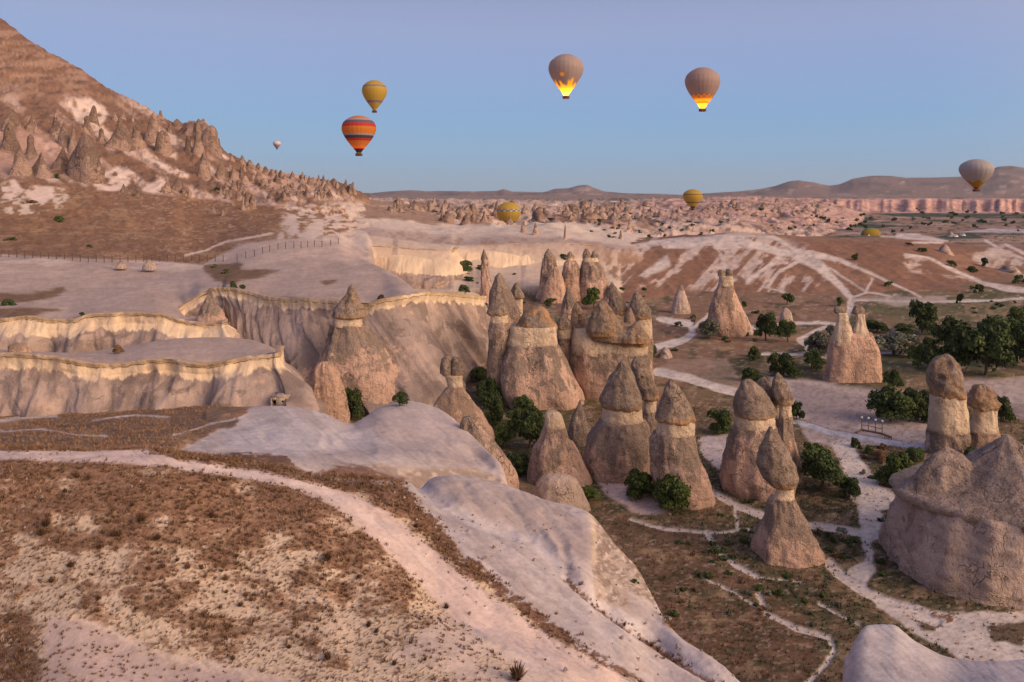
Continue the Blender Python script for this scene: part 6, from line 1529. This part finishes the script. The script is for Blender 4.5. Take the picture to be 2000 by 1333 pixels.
# half-inflated balloon lying on the hill
g = pick(1705, 461, 380)
root = empty('inflating_balloon', (g.x, g.y + 4, g.z), 'green and yellow balloon half inflated on the ground beyond the track hill', 'balloon')
th = np.linspace(0, math.pi, 25); ph = np.linspace(0, math.pi, 33)
s_ = (g.y + 4) / F; rx, rz = 19.5 * s_, 15 * s_
A, Bp = np.meshgrid(th, ph, indexing='ij')
V = np.stack([rx * np.cos(Bp), -6 * np.cos(A) * np.sin(Bp), rz * np.sin(A) * np.sin(Bp) * (1 + .03 * np.cos(Bp * 24))], -1)
cv = np.zeros(V.shape); cv[...] = (.06, .17, .11); cv[:, ::4] = (.20, .24, .05); cv[:9] = np.where((np.abs(Bp[:9] - 1.57) < 1.0)[..., None], (.42, .28, .03), cv[:9])
link_mesh('envelope', np_mesh('envelope', V.reshape(-1, 3), grid_faces(25, 33), colors=cv.reshape(-1, 3)), m_fab, root)
tagb = np_mesh('mouth_flap', np.array([(-13 * s_, -6.5, 0.05), (-9 * s_, -7.5, .05), (-10.5 * s_, -6.6, 3.4 * s_ + .05), (-11 * s_, -5.9, .05)]), np.array([(0, 1, 2), (1, 3, 2), (3, 0, 2)]), colors=np.tile((.6, .6, .62), (4, 1)), smooth=False)
link_mesh('mouth_flap', tagb, m_fab, root)

# ------------------------------------------------------------------ people beside the right-hand track (tiny) and vehicles
def plain(name, c, rough=.9):
    m = new_mat(name, rough)[0]; m.node_tree.nodes['Principled BSDF'].inputs['Base Color'].default_value = c + (1,); return m
m_cloth = plain('dark_cloth', (.05, .045, .06)); m_cloth2 = plain('pale_cloth', (.35, .3, .3))
def person(px, py, mat, label, group=None, ymin=0, hgt=1.72):
    g = pick(px, py, ymin)
    me = bpy.data.meshes.new('person')
    vs = [(0, 0, .95), (0, 0, 1.2), (0, 0, 1.42), (0, .01, 1.53), (0, .02, 1.68), (-.10, 0, .9), (-.13, .03, .48), (-.14, 0, .06), (.10, 0, .9), (.13, -.03, .48), (.14, .02, .06), (-.2, 0, 1.40), (-.27, .02, 1.12), (-.26, -.1, .88), (.2, 0, 1.40), (.27, .02, 1.12), (.25, -.12, .9), (-.14, -.16, .03), (.14, -.14, .03)]
    es = [(0, 1), (1, 2), (2, 3), (3, 4), (0, 5), (5, 6), (6, 7), (0, 8), (8, 9), (9, 10), (2, 11), (11, 12), (12, 13), (2, 14), (14, 15), (15, 16), (7, 17), (10, 18)]
    me.from_pydata([tuple(c * hgt / 1.72 for c in v) for v in vs], es, [])
    o = link_mesh('person', me, mat); o.location = g; o.rotation_euler = (0, 0, random.uniform(0, 6))
    sk = o.modifiers.new('skin', 'SKIN'); 
    me.skin_vertices[0].data[0].use_root = True
    for i, r_ in enumerate((.15, .16, .15, .06, .11, .09, .07, .05, .09, .07, .05, .07, .05, .04, .07, .05, .04, .04, .04)): me.skin_vertices[0].data[i].radius = (r_, r_ * .8)
    o.modifiers.new('sub', 'SUBSURF').levels = 1; o.modifiers['sub'].render_levels = 1
    return tag(o, label, 'person', group)
for k, px in enumerate((1974, 1979, 1987, 1996)):
    person(px, 467, m_cloth if k != 2 else m_cloth2, 'standing person in a small group on the far right hillside', 'people standing on the far right hillside', 300)
person(1713, 461.5, m_cloth, 'person in dark clothes standing before the half-inflated balloon, left one', None, 380)
person(1721, 460.5, m_cloth, 'person in dark clothes standing before the half-inflated balloon, right one', None, 380)

m_white = plain('white_paint', (.72, .72, .74), .4); m_dark = plain('dark_glass_and_shade', (.03, .03, .035), .2); m_tyre = plain('tyre_rubber', (.02, .02, .02))  # the dark one is van glass and also the painted shade in the hut openings
def box_into(V, Fc, x0, x1, y0, y1, z0, z1, tx=0):
    k = len(V); V += [(x0, y0, z0), (x1, y0, z0), (x1, y1, z0), (x0, y1, z0), (x0 + tx, y0, z1), (x1 - tx, y0, z1), (x1 - tx, y1, z1), (x0 + tx, y1, z1)]
    Fc += [(k, k + 3, k + 2, k + 1), (k + 4, k + 5, k + 6, k + 7), (k, k + 1, k + 5, k + 4), (k + 1, k + 2, k + 6, k + 5), (k + 2, k + 3, k + 7, k + 6), (k + 3, k, k + 4, k + 7)]
def boxes(name, bx, mat, parent=None):
    V, Fc = [], []
    for q in bx: box_into(V, Fc, *q)
    return link_mesh(name, np_mesh(name, np.array(V), np.array(Fc), smooth=False), mat, parent)
for px, py, rz, lab in ((1866, 464, .3, 'white van parked on the far plain at the right, left one of two'), (1880, 462, -.2, 'white van parked on the far plain at the right, right one of two')):
    g = pick(px, py, 300)
    r_ = empty('parked_van', g, lab, 'van'); r_.rotation_euler = (0, 0, rz)
    boxes('body', [(-2.4, 2.4, -.95, .95, .35, 1.15, .0), (-2.3, 1.7, -.93, .93, 1.15, 2.1, .25)], m_white, r_)
    boxes('window', [(-1.6, 1.2, -.96, .96, 1.3, 1.85, .1)], m_dark, r_)
    for wx_ in (-1.5, 1.5):
        for wy_ in (-.98, .86):
            w_ = link_mesh('wheel', tube_mesh('wheel', [((0, 0, 0), (0, .14, 0), .34, .34), ((0, 0, 0), (0, -.001, 0), .34, .001)]), m_tyre, r_); w_.location = (wx_, wy_, .34)

# ------------------------------------------------------------------ fences, railing, doorway
m_post = plain('grey_post', (.10, .075, .065)); m_wood = plain('weathered_wood', (.19, .125, .10)); m_lamp = plain('white_globe', (.7, .66, .62))
def fence(label, pts, hpx):
    P_ = [pick(px, py, 195) for px, py in pts]
    r_ = empty('wire_fence', P_[0], label, 'fence')
    seg_ = []
    hh2 = hpx * P_[0].y / F
    me = tube_mesh('post', [((0, 0, -.2), (0, 0, hh2), .13, .11), ((0, 0, hh2), (0, -.35, hh2 + .3), .09, .06)])
    for p in P_:
        o = link_mesh('post', me, m_post, r_); o.location = p - P_[0]
    for a, b_ in zip(P_[:-1], P_[1:]):
        for f_ in (.35, .65, .95): seg_.append((a - P_[0] + Vector((0, 0, hh2 * f_)), b_ - P_[0] + Vector((0, 0, hh2 * f_)), .018, .018))
    link_mesh('wire', tube_mesh('wire', seg_), m_post, r_)
xs = np.arange(2, 446, 15.5)
fence('long dark post fence along the foot of the grassy hill at the left', [(x, float(np.interp(x, [0, 60, 120, 170, 240, 300, 380, 446], [502, 505, 507, 514, 513, 512, 511, 512]))) for x in xs], 12)
fence('fence of dark posts climbing the pale slope towards the rear cliffs', [(463,510),(480,505),(497,502),(513,496),(527,492),(543,488),(558,486),(574,485),(588,485),(601,484),(614,483),(629,483),(646,481),(661,478)], 12)
g = pick(1683, 842); r_ = empty('wooden_railing', g, 'low wooden railing with four lamp posts beside the paved walkway', 'railing')
pp = [pick(px, py) - g for px, py in ((1683, 842), (1696, 844), (1710, 847), (1723, 850))]
for p in pp:
    o = link_mesh('post', tube_mesh('post', [((0, 0, -.1), (0, 0, 2.05), .075, .065)]), m_wood, r_); o.location = p
    bm = __import__('bmesh').new(); __import__('bmesh').ops.create_uvsphere(bm, u_segments=10, v_segments=8, radius=.2); me = bpy.data.meshes.new('lamp_globe'); bm.to_mesh(me); bm.free()
    o2 = link_mesh('lamp_globe', me, m_lamp, r_); o2.location = p + Vector((0, 0, 2.2))
seg_ = []
for a, b_ in zip(pp[:-1], pp[1:]):
    for h_ in (.15, .95): seg_.append((a + Vector((0, 0, h_)), b_ + Vector((0, 0, h_)), .06, .06))
link_mesh('rail', tube_mesh('rail', seg_), m_wood, r_)
link_mesh('log_edge', tube_mesh('log_edge', [(pp[0] + Vector((-1.6, -1.6, .1)), pp[0] + Vector((0, .2, .12)), .16, .16), (pp[0] + Vector((0, .2, .12)), pp[3] + Vector((0, .2, .12)), .16, .16), (pp[3] + Vector((0, .2, .12)), pp[3] + Vector((.6, -1.7, .1)), .16, .16)]), m_wood, r_)
# small fence posts by the walkway end
g = pick(1728, 856); r_ = empty('low_fence', g, 'short low fence stub at the right end of the walkway railing', 'fence')
for k in range(5):
    p = pick(1728 + 3.4 * k, 857 + .6 * k) - g
    o = link_mesh('post', tube_mesh('post', [((0, 0, -.1), (0, 0, .55), .06, .05)]), m_wood, r_); o.location = p
# stone hut cut from the rock at the foot of the lower terrace
Yh = 126.5; s_ = Yh / F; g = Vector((px_x(546, Yh), Yh, zof(797, Yh)))
r_ = empty('rock_cut_hut', g, 'pale rock-cut room with a dark-filled doorway and round window under the cliff', 'rock-cut room')
hw = 17.5 * s_; ht = 21 * s_; dx0, dx1, dh = -hw + .15, -hw + .15 + 9 * s_, 15 * s_
boxes('wall', [(-hw, dx0, 0, 2.5, -.6, ht, .0), (dx1, hw, 0, 2.5, -.6, ht, .0), (dx0, dx1, 0, 2.5, dh, ht, 0), (dx0, dx1, 1.2, 2.4, -.6, dh, 0)], m_neck, r_)
boxes('roof_slab', [(-hw - .04, hw + .05, -.05, 2.6, ht, ht + .16, .12)], m_pale, r_)
boxes('threshold', [(-hw, hw + .1, -.9, .0, -.7, .12, .05)], m_pale, r_)
boxes('door_shade_panel', [(dx0, dx1, 1.0, 1.19, -.3, dh, 0)], m_dark, r_)  # dark panel set back in the doorway, painted shade for the interior
wv = link_mesh('hole_shade_disc', tube_mesh('hole_shade_disc', [((0, -.01, 0), (0, .02, 0), .19, .19), ((0, -.012, 0), (0, -.011, 0), .001, .19)]), m_dark, r_); wv.location = (hw * .35, -.01, ht * .6)  # dark disc on the wall, its colour stands for shade inside a hole
